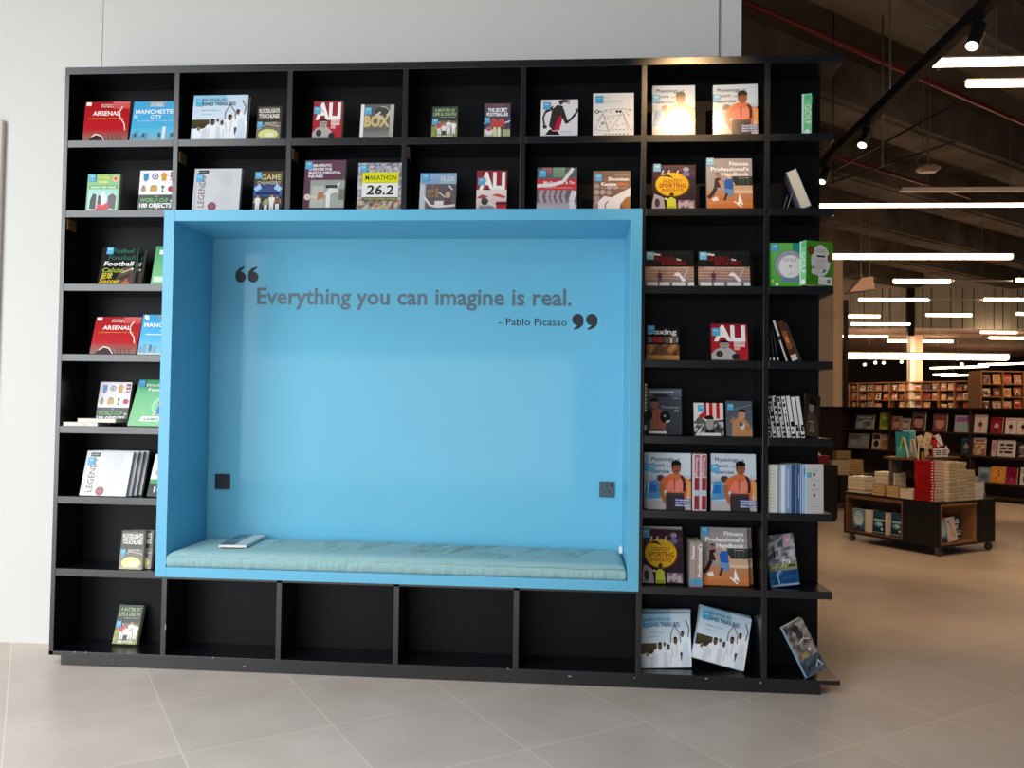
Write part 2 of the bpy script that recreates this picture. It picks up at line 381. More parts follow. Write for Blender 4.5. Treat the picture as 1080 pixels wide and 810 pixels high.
def art_box(a):
    a.rect(0, 0, 1, 1, '6c6a66', '4e4c4c'); a.rect(0, 0, 1, .3, '8e8c86', '5a5856'); a.rect(0, 0, .1, 1, 'e8e8e6'); a.rect(.88, .0, 1, .98, 'a6a29a', 'bcb8b0')
    a.ell(.66, .74, .22, .2, 'c8c4bc'); a.ell(.62, .8, .22, .12, '26221f'); a.ell(.7, .66, .09, .07, '3a3430'); a.line([(.42, .62), (.6, .78)], .05, 'd8d4cc')
    a.text('BOX', .12, .36, .30, 'cdb66e', .76, bold=.05); a.rect(.3, 0, .8, .04, 'd6d2c8')
def art_matter(a):
    a.rect(0, 0, 1, 1, '24301c', '1a2a1c'); a.rect(0, 0, 1, .55, '8c8a4c', '5c5c40')
    a.photo(0, .0, 1, .34, ['a09c50', '7c8a3c', 'b8a868', '6a6c34'], 6, 3, 3)
    a.person(.30, .12, .42, 'c84a5c', arms='run'); a.person(.66, .12, .45, 'e8ecf4', arms='run'); a.person(.48, .05, .4, 'e6e6ea', arms='run', legs='24242c')
    a.person(.86, .12, .4, 'f0f0f0', arms='run')
    a.text('A MATTER OF', .1, .84, .085, 'a8c08a', .8, bold=.03); a.text('LIFE & DEATH', .06, .71, .095, 'a8c08a', .88, bold=.03)
    a.rect(.3, .64, .95, .68, '3a4a30'); a.text('A HISTORY OF FOOTBALL', .32, .645, .025, 'dcd8c0', .6)
    a.text('JIM WHITE', .2, .03, .06, 'efeadc', .62, bold=.03)
def art_secret(a):
    a.rect(0, 0, 1, 1, '2a2a44', '40304a'); a.rect(0, 0, 1, .24, 'b6bc84', 'a0a878')
    a.rect(0, .9, 1, 1, '4a2a38'); a.text('the guardian', .32, .925, .03, 'd04848', .44)
    a.text('THE SECRET', .14, .76, .10, 'f4f2f0', .74, bold=.035); a.text('FOOTBALLER', .1, .63, .10, 'f4f2f0', .82, bold=.035)
    a.ell(.36, .44, .12, .12, 'cc3a2c'); a.ell(.66, .44, .13, .12, 'cc3a2c'); a.poly([(.2, .3), (.8, .3), (.72, .5), (.28, .5)], 'b8302a')
    a.rect(.36, 0, .48, .3, 'd8d4a0'); a.rect(.54, 0, .62, .3, 'ececd8'); a.rect(.66, 0, .72, .28, '3a3a34'); a.line([(.0, .4), (.24, .46)], .05, 'e8e8ec'); a.line([(.8, .42), (1, .48)], .05, 'e8e8ec')
    a.ell(.2, .18, .14, .12, 'e6dce4'); a.ell(.2, .24, .1, .05, 'b04060')
def art_runner(a):
    a.rect(0, 0, 1, 1, 'ece9ee')
    a.poly([(.12, .06), (.24, .2), (.42, .2), (.52, .05)], '201c1e')
    a.poly([(.30, .74), (.44, .86), (.60, .82), (.58, .6), (.52, .4), (.48, .2), (.30, .2), (.22, .3)], '3a3230')
    a.poly([(.5, .56), (.57, .6), (.58, .46), (.5, .18), (.36, .2), (.4, .34)], 'c41c3c')
    a.poly([(.34, .84), (.1, .7), (.1, .62), (.3, .72)], '3a3230'); a.line([(.11, .66), (.06, .5), (.1, .3)], .055, '5c443c'); a.ell(.11, .27, .06, .05, '4a362e')
    a.poly([(.52, .8), (.62, .74), (.74, .36), (.66, .34), (.5, .66)], '3a3230'); a.line([(.69, .36), (.84, .5), (.97, .66)], .06, '3a3230'); a.ell(.97, .7, .03, .06, '6a4c40')
    a.poly([(.52, .84), (.62, .92), (.76, .9), (.78, .98), (.6, 1), (.46, .96)], '4c3a36'); a.poly([(.66, .9), (.78, .86), (.76, .98)], 'c8a090')
    a.rect(.3, .15, .5, .18, 'e8a0b0'); a.text('RUN FOR LIFE', .56, .12, .035, '9aa0a8', .26)
    a.rect(.1, 0, .55, .025, '26221f')
def art_diagram(a):
    a.rect(0, 0, 1, 1, 'f0ece6')
    a.text('THE', .27, .87, .04, 'b8b4ae', .12); a.text('RESTAURANT', .27, .78, .055, 'b4b0aa', .46); a.rect(.27, .74, .7, .745, 'c8c4bc')
    k = '3c3a3c'
    for p in ([(.05, .16), (.26, .54), (.36, .12), (.05, .16)], [(.26, .46), (.4, .12), (.7, .5), (.26, .44)], [(.72, .56), (.86, .1)], [(.72, .56), (.92, .12)],
              [(.42, .53), (.42, .62), (.8, .63), (.84, .53)], [(.09, .34), (.26, .54)], [(.97, .12), (.96, .24)]):
        a.line(p, .008, k)
    a.ell(.1, .57, .06, .04, k); a.ell(.1, .57, .035, .02, 'f0ece6'); a.line([(.14, .57), (.25, .57)], .02, k)
    for x in (.59, .67): a.circ(x, .57, .035, k)
    for x, y in ((.31, .59), (.9, .6)): a.line([(x - .04, y + .02), (x, y), (x + .04, y + .02)], .014, k); a.line([(x, y), (x, y - .04)], .01, k)
    a.circ(.24, .3, .04, k); a.circ(.24, .3, .02, 'f0ece6')
    for x, y in ((.36, .4), (.5, .4), (.42, .3), (.6, .24), (.72, .26), (.18, .22), (.5, .14), (.58, .14), (.66, .14), (.75, .14), (.86, .48)):
        a.line([(x - .025, y), (x + .025, y + .02)], .014, '6a6668')
    for i in range(7): a.rect(.28 + i * .09, .04, .33 + i * .09, .06, '8c888a')
def art_physiology(a):
    a.rect(0, 0, 1, 1, 'b9c4cc', 'c9d6e2'); a.rect(0, .46, 1, .62, '9aa4a8', 'bccad6')
    a.poly([(0, .18), (.05, .5), (.2, .52), (.34, .4), (.3, .2)], '4f8fc4'); a.poly([(.02, .3), (.08, .46), (.2, .44), (.22, .3)], '2a6cb0')
    a.rect(0, .0, 1, .17, 'b4a8a4', 'a8b0b8'); a.ell(.3, .55, .09, .06, '5a3c38'); a.poly([(.9, .5), (1, .56), (1, .4), (.92, .4)], '3a3c40')
    sk, dk = 'a4643c', '84482a'
    a.poly([(.28, .46), (.36, .56), (.56, .64), (.74, .64), (.88, .56), (1, .52), (1, .3), (.92, .34), (.9, .1), (.44, .1), (.44, .36), (.34, .3)], 'cc6c44')
    a.line([(.34, .46), (.32, .3), (.42, .14), (.56, .05)], .11, sk); a.poly([(.5, .06), (.64, .08), (.66, 0), (.5, 0)], sk)
    a.poly([(.88, .54), (1, .5), (1, .12), (.93, .28)], 'd49a5a')
    a.poly([(.42, .34), (.48, .56), (.62, .5), (.62, .3)], 'dc7868'); a.poly([(.64, .3), (.64, .5), (.78, .56), (.82, .34)], 'de8270')
    a.poly([(.40, .5), (.52, .58), (.48, .48)], 'e05a24'); a.line([(.62, .56), (.63, .34)], .02, dk); a.line([(.78, .6), (.85, .5), (.84, .32)], .06, '3a2428')
    a.poly([(.42, .3), (.84, .28), (.86, .0), (.42, .0)], '3a3238'); a.rect(.42, .26, .85, .3, '4c3a40')
    a.poly([(.6, .66), (.74, .66), (.76, .74), (.58, .74)], dk)
    a.ell(.66, .74, .108, .115, '94583a'); a.ell(.66, .80, .112, .08, '1c1614', 18, -10, 190); a.poly([(.565, .79), (.6, .79), (.58, .7)], '1c1614')
    a.rect(.61, .755, .65, .77, '2a1a14'); a.rect(.68, .755, .72, .77, '2a1a14'); a.rect(.64, .68, .71, .692, '5a2c22')
    a.text('Physiology', .09, .865, .062, '26486e', .52, bold=.012); a.text('of', .66, .865, .05, '26486e', .08)
    a.text('Sport', .09, .755, .062, '26486e', .3, bold=.012); a.text('and', .44, .755, .035, '26486e', .1)
    a.text('Exercise', .09, .645, .062, '26486e', .42, bold=.012)
    for i, t in enumerate(('W. Larry Kenney', 'Jack H. Wilmore', 'David L. Costill')):
        a.rect(.63, .155 - .048 * i, .99, .195 - .048 * i, '5a6a9c'); a.text(t, .65, .163 - .048 * i, .024, 'f2f4f8', .32, bold=.02)
def spine_physiology(a):
    a.rect(0, 0, 1, 1, 'd8c4c8'); a.rect(.35, .02, .95, .6, '8c2c3c'); a.rect(.35, .26, .95, .36, 'a8c4d8'); a.rect(.35, .6, .95, 1, 'b86a74')
    a.text('Physiology of Sport', .5, .95, .35, '4a2830', .42, rot=-90)
def art_green_kids(a):
    a.rect(0, 0, 1, 1, '6fb07a', '8cc08c'); a.rect(.05, .02, .95, .62, 'b4dcd8', '9cd0c4')
    a.rect(.28, .86, .72, .97, '86b85c'); a.text('FOOTBALL', .3, .88, .07, 'e6e23c', .4, bold=.03); a.circ(.86, .88, .1, 'e8b48c'); a.circ(.86, .88, .05, 'c8562c')
    a.text('RACING', .34, .76, .06, 'f0e84c', .3, bold=.03); a.rect(.06, .6, .94, .7, '5ea04c'); a.text('WHAT WE WEAR', .1, .625, .045, 'f0f4e0', .8, bold=.03)
    a.poly([(.1, .02), (.12, .3), (.2, .48), (.3, .44), (.3, .06)], '202424'); a.poly([(.34, .1), (.36, .44), (.46, .4), (.46, .1)], '3a3436'); a.poly([(.46, .1), (.44, .48), (.54, .56), (.64, .36), (.62, .1)], 'd8dce0')
    a.poly([(.66, .1), (.66, .4), (.8, .48), (.92, .4), (.9, .04)], '5a4c52'); a.poly([(.3, .02), (.36, .2), (.5, .16), (.66, .24), (.74, .04)], 'd02c3c')
    a.rect(.4, .02, .64, .12, 'c81e34'); a.line([(.1, .04), (.3, .02)], .05, 'e8e4e0')
def art_objects(a):
    a.rect(0, .4, 1, 1, 'eeecf2'); a.rect(0, 0, 1, .4, '34403a'); a.rect(.02, .06, .9, .36, '2c3834')
    a.rect(.1, .77, .24, .93, '3c8cc0'); a.rect(.13, .73, .2, .77, '2a6a98')
    a.circ(.42, .85, .09, '60646c'); a.circ(.42, .85, .06, 'e8e8ec'); a.circ(.42, .85, .03, '30343a')
    a.poly([(.6, .74), (.6, .86), (.55, .86), (.66, .96), (.78, .86), (.73, .86), (.73, .74)], 'd0a030')
    a.rect(.84, .82, .97, .96, '9c2444'); a.circ(.9, .89, .035, 'e0c8d0'); a.rect(.84, .76, .97, .79, '9c2444')
    a.ell(.12, .53, .07, .07, 'a8946c'); a.rect(.09, .58, .15, .63, '86744c'); a.rect(.3, .47, .5, .6, 'c8a04c'); a.rect(.33, .6, .47, .63, '9c7430')
    a.rect(.62, .46, .68, .49, '2c3238'); a.line([(.65, .49), (.65, .56)], .02, '2c3238'); a.ell(.65, .59, .04, .04, '3a7a4c'); a.circ(.88, .54, .085, 'b8303c')
    a.text('THE', .44, .34, .03, 'd8dcd8', .1); a.text('WORLD CUP', .05, .22, .09, '66ac60', .78, bold=.03)
    a.text('100 OBJECTS', .04, .085, .10, 'f4f4f4', .88, bold=.035); a.text('IN', .88, .22, .05, 'f0f0f0', .08, bold=.03)
def art_legends(a):
    a.rect(0, 0, 1, 1, 'd6d8da', 'cfd1d4')
    for k in range(16):
        y = .12 + .05 * k; w = .12 + .1 * math.sin(k * .5 + .4); a.line([(.66 - w, y), (.70 + w * .5, y + .03)], .012, 'c2c5c9' if k % 2 else 'c8cace')
    a.poly([(.58, .86), (.7, .94), (.82, .84), (.8, .62), (.66, .58)], 'c9ccd0'); a.rect(.0, 0, .07, 1, 'c6c8cb')
    a.text('LEGENDS', .245, .08, .13, '7a5a58', .74, rot=90); a.rect(.09, .87, .3, .96, '2a2c30'); a.text('BOXING', .11, .9, .03, 'd8d8d8', .16); a.circ(.42, .1, .09, '8c4a52'); a.circ(.42, .1, .06, 'a0646a')
def art_changers(a):
    a.rect(0, 0, 1, 1, '3c3c44', '5c5034'); a.rect(0, .36, 1, .66, '3c5c9c', '46527a')
    a.poly([(0, .56), (.2, .68), (.28, .56), (.1, .48)], 'a8cce8'); a.poly([(1, .56), (.8, .68), (.7, .56), (.9, .48)], 'a8cce8'); a.rect(.1, .4, .9, .46, '28345c')
    a.person(.16, 0, .38, 'e8e4ea', arms='down'); a.person(.46, 0, .3, '7cb87c', arms='down'); a.person(.66, 0, .4, 'e8e8e4', arms='run'); a.person(.86, 0, .36, '7c5c50')
    a.text('GAME', .24, .78, .13, 'd8cc98', .7, bold=.01); a.text('CHANGERS', .12, .665, .075, 'dcd8cc', .8)
def art_therapy(a):
    a.rect(0, 0, 1, 1, '5c3c48', '66445a'); a.rect(.16, .05, 1, .6, 'a8b0a4', '98a09a')
    a.rect(.2, .05, .5, .48, 'b8bcb4'); a.poly([(.34, .2), (.5, .24), (.5, .36), (.36, .36)], 'b87c54'); a.poly([(.5, .3), (.62, .44), (.84, .44), (.9, .56), (.8, .52), (.94, .24), (.82, .36), (.6, .3)], 'e2e0dc')
    a.rect(.56, .05, .66, .32, 'e8e6e2'); a.rect(.54, .44, .82, .5, '3c4048'); a.rect(.86, .2, 1, .42, '7a7a74'); a.circ(.1, .26, .08, 'd8c4bc'); a.line([(.16, .27), (.34, .24)], .05, 'd4ccb0')
    for i, t in enumerate(('THERAPEUTIC', 'EXERCISE FOR', 'MUSCULOSKELETAL', 'INJURIES')):
        a.text(t, .1, .87 - .073 * i, .05, 'f2eef0', (.56, .58, .8, .36)[i], bold=.03)
    a.rect(0, 0, 1, .035, '4a3040')
def art_marathon(a):
    a.photo(0, 0, 1, 1, ['b8b4b8', '8c8890', 'd4d0d0', '6c6874', 'a89c98', '7c90a4', 'c8bcc4'], 22, 24, 5)
    a.photo(.0, 0, 1, .22, ['a85c58', 'b8b47c', '8ca08c', 'd0cccc', '7c94a4', 'c8a07c', '4c4c54'], 16, 5, 9)
    a.rect(.1, .27, .92, .8, 'ecebe8'); a.rect(.1, .57, .92, .8, 'e2e21e'); a.text('MARATHON', .17, .635, .1, '26261c', .7, bold=.005); a.rect(.18, .58, .84, .59, 'a8a824')
    a.text('26.2', .2, .33, .19, '26262a', .62, bold=.02, shear=.1); a.rect(.12, .2, .9, .27, '4a4a2c'); a.text('THE MOST INSPIRING STORIES', .14, .22, .03, 'dcd48c', .74, bold=.02)
def art_greyphoto(a):
    a.rect(0, 0, 1, 1, 'b2b8c0', '8ca8c4'); a.rect(.04, .7, .55, .98, '7aa0c4', '8eb0d0'); a.rect(.16, 0, 1, .7, '6a5c5c', '564e54')
    a.photo(.2, .34, .52, .68, ['8a6c54', '5c4c44', 'a08468', '6c4c3c'], 6, 4, 2)
    a.ell(.78, .4, .07, .1, 'c8a494'); a.poly([(.7, .14), (.72, .32), (.86, .32), (.9, .14)], '5c3c44'); a.rect(.42, .06, .66, .24, 'e4dce0'); a.line([(.06, .42), (.3, .12), (.5, .08), (.98, .12)], .06, 'e0dcdc')
    a.line([(.52, .48), (.7, .34)], .03, 'd8d0cc'); a.text('FLEX', .56, .78, .12, 'd8e4f0', .4, bold=.0, shear=.2); a.line([(.8, .66), (.9, .54)], .03, 'e8e8e8'); a.rect(0, 0, .12, .7, 'c4c8cc')
def art_ali_second(a):
    art_ali(a)
    a.rect(0, 0, 1, .5, 'd8b8b4', 'ece0dc'); a.poly([(0, .3), (.2, .38), (.4, .32), (.2, .26)], 'a84848'); a.poly([(.5, .36), (.9, .28), (.98, .32), (.7, .4)], 'cc4c48')  # pale lower half is glare put into the cover colours
    a.ell(.28, .2, .12, .09, '3c4440'); a.rect(.66, .02, 1, .2, 'b82c34'); a.rect(.64, .12, 1, .17, '4c2430'); a.rect(.1, .0, .6, .1, '8a8c94'); a.line([(.4, .18), (.64, .06)], .05, 'e4e0de')
def art_redlife(a):
    a.rect(0, 0, 1, 1, '74707a', '646a6a'); a.rect(.12, .82, .36, 1, '9c5c5c', 'b07c74'); a.rect(.4, .76, .7, 1, '7c987c', '94a88c')
    a.rect(0, 0, 1, .16, 'c4c0cc', 'a8a4b4')
    for x in (.14, .3, .42, .56, .7): a.line([(x, .46), (x - .05, .3), (x + .02, .1)], .085, 'bca4a8')
    a.line([(.94, .44), (.86, .2), (.9, .02)], .14, 'e8e0e4')
    a.rect(0, .46, 1, .72, 'd8484c', 'c83c44'); a.line([(0, .56), (.4, .58), (.66, .66), (.9, .98)], .09, 'f2e8e6')
    a.text('My Football', .16, .6, .07, 'f8f2f0', .5, bold=.02, shear=.1); a.text('Is The', .72, .6, .07, 'f8f2f0', .22, bold=.02, shear=.1); a.text('THE STORY OF THE RUNNING GAME', .18, .5, .025, 'f2d8d8', .7)
def art_karate(a):
    a.rect(0, 0, 1, 1, '7c5840', '8c7060')
    for i, (x, y) in enumerate(((.1, .6), (.1, .44), (.1, .28), (.26, .44), (.42, .43), (.44, .58), (.6, .58), (.1, .14))): a.circ(x, y, .075, 'b4a4a4' if i % 2 else 'a89494')
    a.poly([(.14, 0), (.14, .2), (.3, .34), (.5, .3), (1, .56), (1, .34), (.74, .14), (.7, 0)], 'e6e0e2'); a.poly([(.86, 0), (.74, .14), (.88, .3), (.98, .32), (.98, 0)], 'a86c3c'); a.line([(.32, .02), (.34, .14), (.4, .2)], .025, '30282c'); a.rect(0, 0, .14, .14, '9c8480')
    a.text('Ashley P. Martin', .58, .87, .03, 'd8c8c0', .38); a.text('The', .24, .74, .05, 'e0844c', .12); a.text('Shotokan', .4, .74, .085, 'f6f0ee', .56, bold=.035)
    a.text('Karate', .22, .61, .085, 'f6f0ee', .4, bold=.035); a.text('Bible', .64, .61, .085, 'd87858', .3, bold=.035); a.text('Beginner to Black Belt', .22, .54, .03, 'd8c4bc', .7)
def art_insights(a):
    a.rect(0, 0, 1, 1, '2c2228', '3a2a30'); a.rect(.3, .86, .66, 1, '8c2030', '6a1c30'); a.photo(.02, .68, .98, .98, ['3a2c38', '5a2c34', '2a2024', '70403c', '40304c'], 9, 4, 7)
    a.ell(.47, .55, .41, .29, '5c4020', 30); a.ell(.46, .56, .38, .27, 'e0b020', 30); a.ell(.42, .58, .32, .22, 'e8bc30', 26); a.poly([(.16, .74), (.36, .8), (.5, .7), (.34, .74)], '3a2a1c')
    a.text('GREATEST', .24, .6, .07, 'a83420', .46, bold=.02); a.text('SPORTING', .16, .49, .09, 'a83420', .62, bold=.03); a.text('INSIGHTS', .22, .4, .07, 'a83420', .5, bold=.02)
    for x in (.22, .36, .56): a.line([(x, .78), (x + .04, .88)], .035, 'd8c4c4')
    a.poly([(0, .14), (.06, .36), (.26, .26), (.3, 0), (0, 0)], 'a49ca0'); a.ell(.12, .14, .06, .1, '4a3438'); a.line([(.06, .36), (.32, .26), (.46, .3)], .03, '1c1818')
    a.poly([(.34, 0), (.34, .22), (.44, .28), (.54, .22), (.56, 0)], 'c8cc44'); a.ell(.45, .32, .05, .055, '4a3424'); a.line([(.34, .22), (.28, .24)], .04, 'd8d4c4'); a.rect(.36, 0, .54, .06, 'a4a830')
    a.photo(.6, .02, .98, .2, ['8c7488', 'b09c9c', '5a4a58', 'd0bcbc', '6c5460'], 6, 3, 12); a.ell(.78, .9, .07, .05, 'a8a0b8'); a.poly([(.68, .8), (.78, .88), (.88, .8), (.84, .74), (.74, .74)], '74709c')
    for x in (.64, .76, .88): a.ell(x, .1, .05, .06, 'b8a4ac')
def art_handbook(a):
    a.rect(0, .36, 1, 1, '9c9490', 'a49c9c'); a.rect(0, 0, 1, .36, 'c07038', 'b08464'); a.rect(.56, .46, 1, .64, '2c3430', '38403c'); a.rect(.5, .36, 1, .46, 'c4a488')
    a.rect(.6, .3, 1, .36, 'd8bc9c'); a.line([(.0, .1), (.4, .14), (1, .08)], .015, 'd8904c')
    for x in (.72, .8, .9): a.line([(x, .48), (x + .01, .6)], .008, '6c7874')
    a.line([(.22, .6), (.2, .42), (.1, .26), (.02, .22)], .085, '26222a'); a.poly([(.16, .44), (.18, .6), (.3, .62), (.3, .42)], '3c1c28'); a.ell(.25, .66, .045, .05, 'b07858'); a.ell(.24, .68, .05, .035, '4a2c20', 12, 0, 180); a.line([(.27, .56), (.34, .42)], .04, 'c89478')
    a.poly([(.4, .4), (.38, .54), (.46, .6), (.58, .58), (.58, .38)], '2c5cb0'); a.ell(.49, .64, .05, .05, 'd4b090'); a.poly([(.38, .3), (.4, .4), (.58, .38), (.6, .28), (.5, .24)], '6a8cb8'); a.line([(.44, .3), (.38, .16)], .05, '3a2c2c'); a.line([(.58, .52), (.62, .44)], .035, 'c89478')
    a.poly([(.1, .2), (.22, .24), (.26, .16), (.14, .14)], 'e4dcd8'); a.poly([(.66, .06), (.7, .24), (.72, .3), (.73, .24), (.8, .06), (.73, .1)], 'f0ece6'); a.line([(.6, .14), (.76, .03)], .03, 'f0ece6')
    a.text('Fitness', .92, .86, .072, 'f6f4f4', .42, 'r', .03); a.text("Professional's", .93, .755, .072, 'f6f4f4', .84, 'r', .03); a.text('Handbook', .93, .65, .072, 'f6f4f4', .6, 'r', .03); a.text('Human Kinetics', .93, .6, .022, 'd8d4c0', .22, 'r')
def spine_handbook(a):
    a.rect(0, 0, 1, 1, 'a89890', 'a8a0a4'); a.rect(.1, .04, .95, .18, '4c9cc4'); a.text("Fitness Professional's", .4, .22, .34, 'f4f2f2', .72, rot=90, bold=.02)
def art_world_football(a):
    a.rect(0, 0, 1, 1, '181a1c', '14181a'); a.poly([(.5, .1), (.64, .42), (.9, .5), (1, .3), (1, 0), (.6, 0)], '5a4a40'); a.line([(.66, .3), (.95, .42)], .05, 'b8a898'); a.circ(.94, .4, .03, 'f0eee8'); a.line([(.62, .12), (.9, .26)], .08, '3c3430')
    for t, y, c, f, x in (('Futbol', .84, '2c6c50', .62, .3), ('Fussball', .66, '2a5c4c', .78, .2), ('Football', .49, 'f4f2ee', .86, .1), ('Calcio', .31, '9cb030', .62, .08), ('\u8db3\u7403', .15, 'd0c040', .34, .06), ('Soccer', .015, 'e8c02c', .6, .04)):
        a.text(t, x, y, .115, c, f, bold=.025, shear=.12)
    a.text('!', .78, .015, .11, 'e0782c', .05, bold=.03); a.rect(.7, 0, .9, .06, 'c8744c')
def art_green_guide(a):
    a.rect(0, 0, 1, 1, '8ccc94', '52b07c'); a.circ(.72, .42, .3, '6cc494'); a.circ(.72, .42, .24, '9cd8ac'); a.circ(.72, .42, .18, '84cc9c')
    a.text('World Cup', .2, .85, .065, 'f2f8f2', .7, bold=.02); a.text('Fever', .3, .75, .065, 'f2f8f2', .4, bold=.02)
    a.circ(.68, .5, .06, 'd8643c'); a.poly([(.6, .24), (.66, .44), (.78, .42), (.76, .26)], '3c70b0'); a.line([(.64, .3), (.56, .22)], .05, 'e8c8a4')
    a.poly([(.26, .1), (.3, .2), (1, .2), (1, .1)], 'eef4ec'); a.text('SAMPLER', .36, .12, .05, '6c8c78', .56, bold=.03)
def art_boxhist(a):
    a.rect(0, 0, 1, 1, '14161a', '181c20'); a.rect(0, 0, 1, .54, '98705c', 'a07c64'); a.rect(0, 0, 1, .2, '6c7484', '8c7c78')
    for y in (.46, .38, .3, .22): a.line([(0, y), (1, y - .02)], .012, 'b8b0b4')
    a.person(.3, .06, .36, '5c3848', skin='8a6a58', legs='6c4450', arms='run'); a.poly([(.58, .3), (.66, .4), (.72, .34), (.84, .14), (.76, .12), (.7, .26)], 'ece8ea'); a.line([(.8, .24), (.86, .44)], .03, 'b8b4c0')
    for x0, x1 in ((.04, .26), (.3, .5), (.56, .82), (.88, 1)): a.rect(x0, 0, x1, .1, 'e0dee0')
    a.text('When', .17, .86, .07, 'f2f0ee', .15, bold=.03); a.text('RAGING', .16, .71, .13, '8c1c24', .44); a.text('The', .64, .72, .05, 'f2f0ee', .1, bold=.03); a.text('BOXING', .34, .58, .13, '9c2028', .5)
    a.text('A Fighting Look at the History of Boxing', .12, .49, .035, 'ece8e4', .78, bold=.02)
def art_golf_disc(a):
    a.rect(0, 0, 1, 1, '54ac3c', '66b858'); a.rect(.7, .7, 1, 1, '2c8c7c'); a.circ(.62, .5, .46, '7c8494', 30); a.circ(.62, .5, .43, '9ca0ac', 30); a.rect(.36, .1, 1, .2, '6c88a4')
    a.circ(.64, .46, .35, 'e2e0e0', 30); a.circ(.64, .46, .05, 'b0aca4'); a.text('GOLF', .42, .58, .07, '8c8c8c', .42); a.text('DVD', .58, .28, .03, '9c9c9c', .12); a.circ(.24, .05, .05, 'f0f0ee'); a.circ(.1, .13, .04, 'c8d870')
def spine_golf(a):
    a.rect(0, 0, 1, 1, '78cc90'); a.rect(0, 0, .2, 1, 'c8ecd8'); a.text('GOLF', .3, .74, .62, 'f4faf6', .48, rot=-90, bold=-.01); a.circ(.55, .07, .3, 'f0f4f0'); a.rect(.3, .86, .8, .95, '5cb888')
def art_golf_back(a):
    a.rect(0, 0, 1, 1, '3f8418', '4c9428'); a.ell(.54, .56, .36, .36, 'dcdada', 30)
    a.ell(.18, .78, .12, .1, '4a3418'); a.ell(.18, .78, .08, .07, '7a4c1c'); a.ell(.87, .63, .08, .09, '5a3014'); a.ell(.88, .64, .05, .06, 'b04c1c')
    a.text('GOLF', .36, .74, .075, '9c9c98', .36); a.rect(.4, .64, .7, .68, '3a3a38')
    for i in range(8): a.rect(.34, .58 - .03 * i, .74 - (i % 3) * .04, .59 - .03 * i, 'b8b4b4')
    a.circ(.28, .31, .09, 'e4dcc8'); a.circ(.38, .28, .07, 'd8d4c0'); a.line([(.62, .3), (.72, .36)], .05, '2c4444'); a.line([(.24, .42), (.32, .38)], .05, '3c4c34')
    a.rect(.46, .02, .97, .2, 'e8e6e2'); a.rect(.78, .05, .9, .15, '7c7a7c'); a.text('Kickstart', .52, .1, .03, '6a6a6a', .2)
def art_boxing(a):
    a.rect(0, 0, 1, 1, '24201e', '1c1a1c'); a.text('Boxing', .06, .78, .15, 'ecebe8', .86, bold=.02)
    for i, c in enumerate(('7c746c', '9c3038', 'a03c34', '5c544c', '8c8478', 'b0a898')): a.rect(.05 + .155 * i, .52, .18 + .155 * i, .7, c)
    a.rect(.6, .5, .92, .7, '6c6054'); a.person(.76, .5, .2, 'c8c0b4', arms='up')
    a.photo(0, 0, 1, .46, ['8c5c38', '4a3020', 'b87c48', 'c89458', '3a2c28', '6c4830'], 7, 4, 4); a.rect(0, 0, 1, .14, 'c08c50'); a.poly([(.1, .14), (.3, .42), (.5, .4), (.76, .16)], '6a4a38')
def art_portrait(a):
    a.rect(0, 0, 1, 1, '3a3c42', '4c525c'); a.rect(0, .82, 1, .98, '5c6470', '6c7480'); a.text('SPORTS ILLUSTRATED', .08, .9, .035, 'e4e6e8', .7, bold=.03); a.ell(.4, .84, .25, .04, '2c3036')
    a.poly([(.1, .1), (.12, .5), (.3, .56), (.5, .5), (.56, .34), (.52, .1)], '9c5c4c'); a.line([(.3, .5), (.3, .16)], .02, '7a4238'); a.ell(.22, .66, .115, .1, '94604c'); a.ell(.22, .72, .12, .07, '1e1a1c', 16, -10, 190)
    a.ell(.52, .38, .15, .13, '1c1a1e'); a.line([(.42, .5), (.6, .26)], .05, '2a262a'); a.line([(.54, .26), (.66, .3)], .05, 'd8d4d4'); a.circ(.51, .4, .03, 'b8b4b8'); a.ell(.06, .42, .1, .12, '1c1a1e')
    a.rect(.06, .02, .56, .07, 'e4e2e2'); a.rect(.14, .07, .44, .12, '4a2a2c'); a.text('Muhammad', .42, .57, .05, 'b4b8c0', .5); a.text('Ali', .78, .49, .05, 'b4b8c0', .14); a.text('1942-2016', .74, .77, .025, 'c8ccd0', .2)
def art_ali_flag(a):
    a.rect(0, 0, 1, 1, 'd8d4d0', 'e2d8d4')
    for x, w in ((.34, .1), (.52, .12), (.76, .12)): a.rect(x, .52, x + w, 1, 'bc1c24')
    a.rect(.64, .56, .7, 1, 'd8c49c'); a.poly([(.16, .6), (.36, .74), (.44, .6), (.24, .5)], 'c42430'); a.poly([(0, 0), (0, .4), (.2, .6), (.4, .44), (1, .5), (1, 0)], '5c5c5c')
    a.photo(0, 0, .34, .36, ['c8c8c8', '3c3c3c', '8c8c8c', 'e4e4e4', '1c1c1c'], 5, 4, 6); a.photo(.66, .02, 1, .42, ['b8b8b8', '4c4c4c', 'e0e0e0', '2c2c2c'], 5, 4, 8)
    a.ell(.54, .38, .13, .19, '9a9896'); a.ell(.52, .5, .16, .12, '1c1a1a', 16, 0, 180); a.poly([(.36, .0), (.4, .2), (.54, .14), (.7, .22), (.72, 0)], '222'*2); a.rect(.2, 0, .9, .08, 'e0dedc')
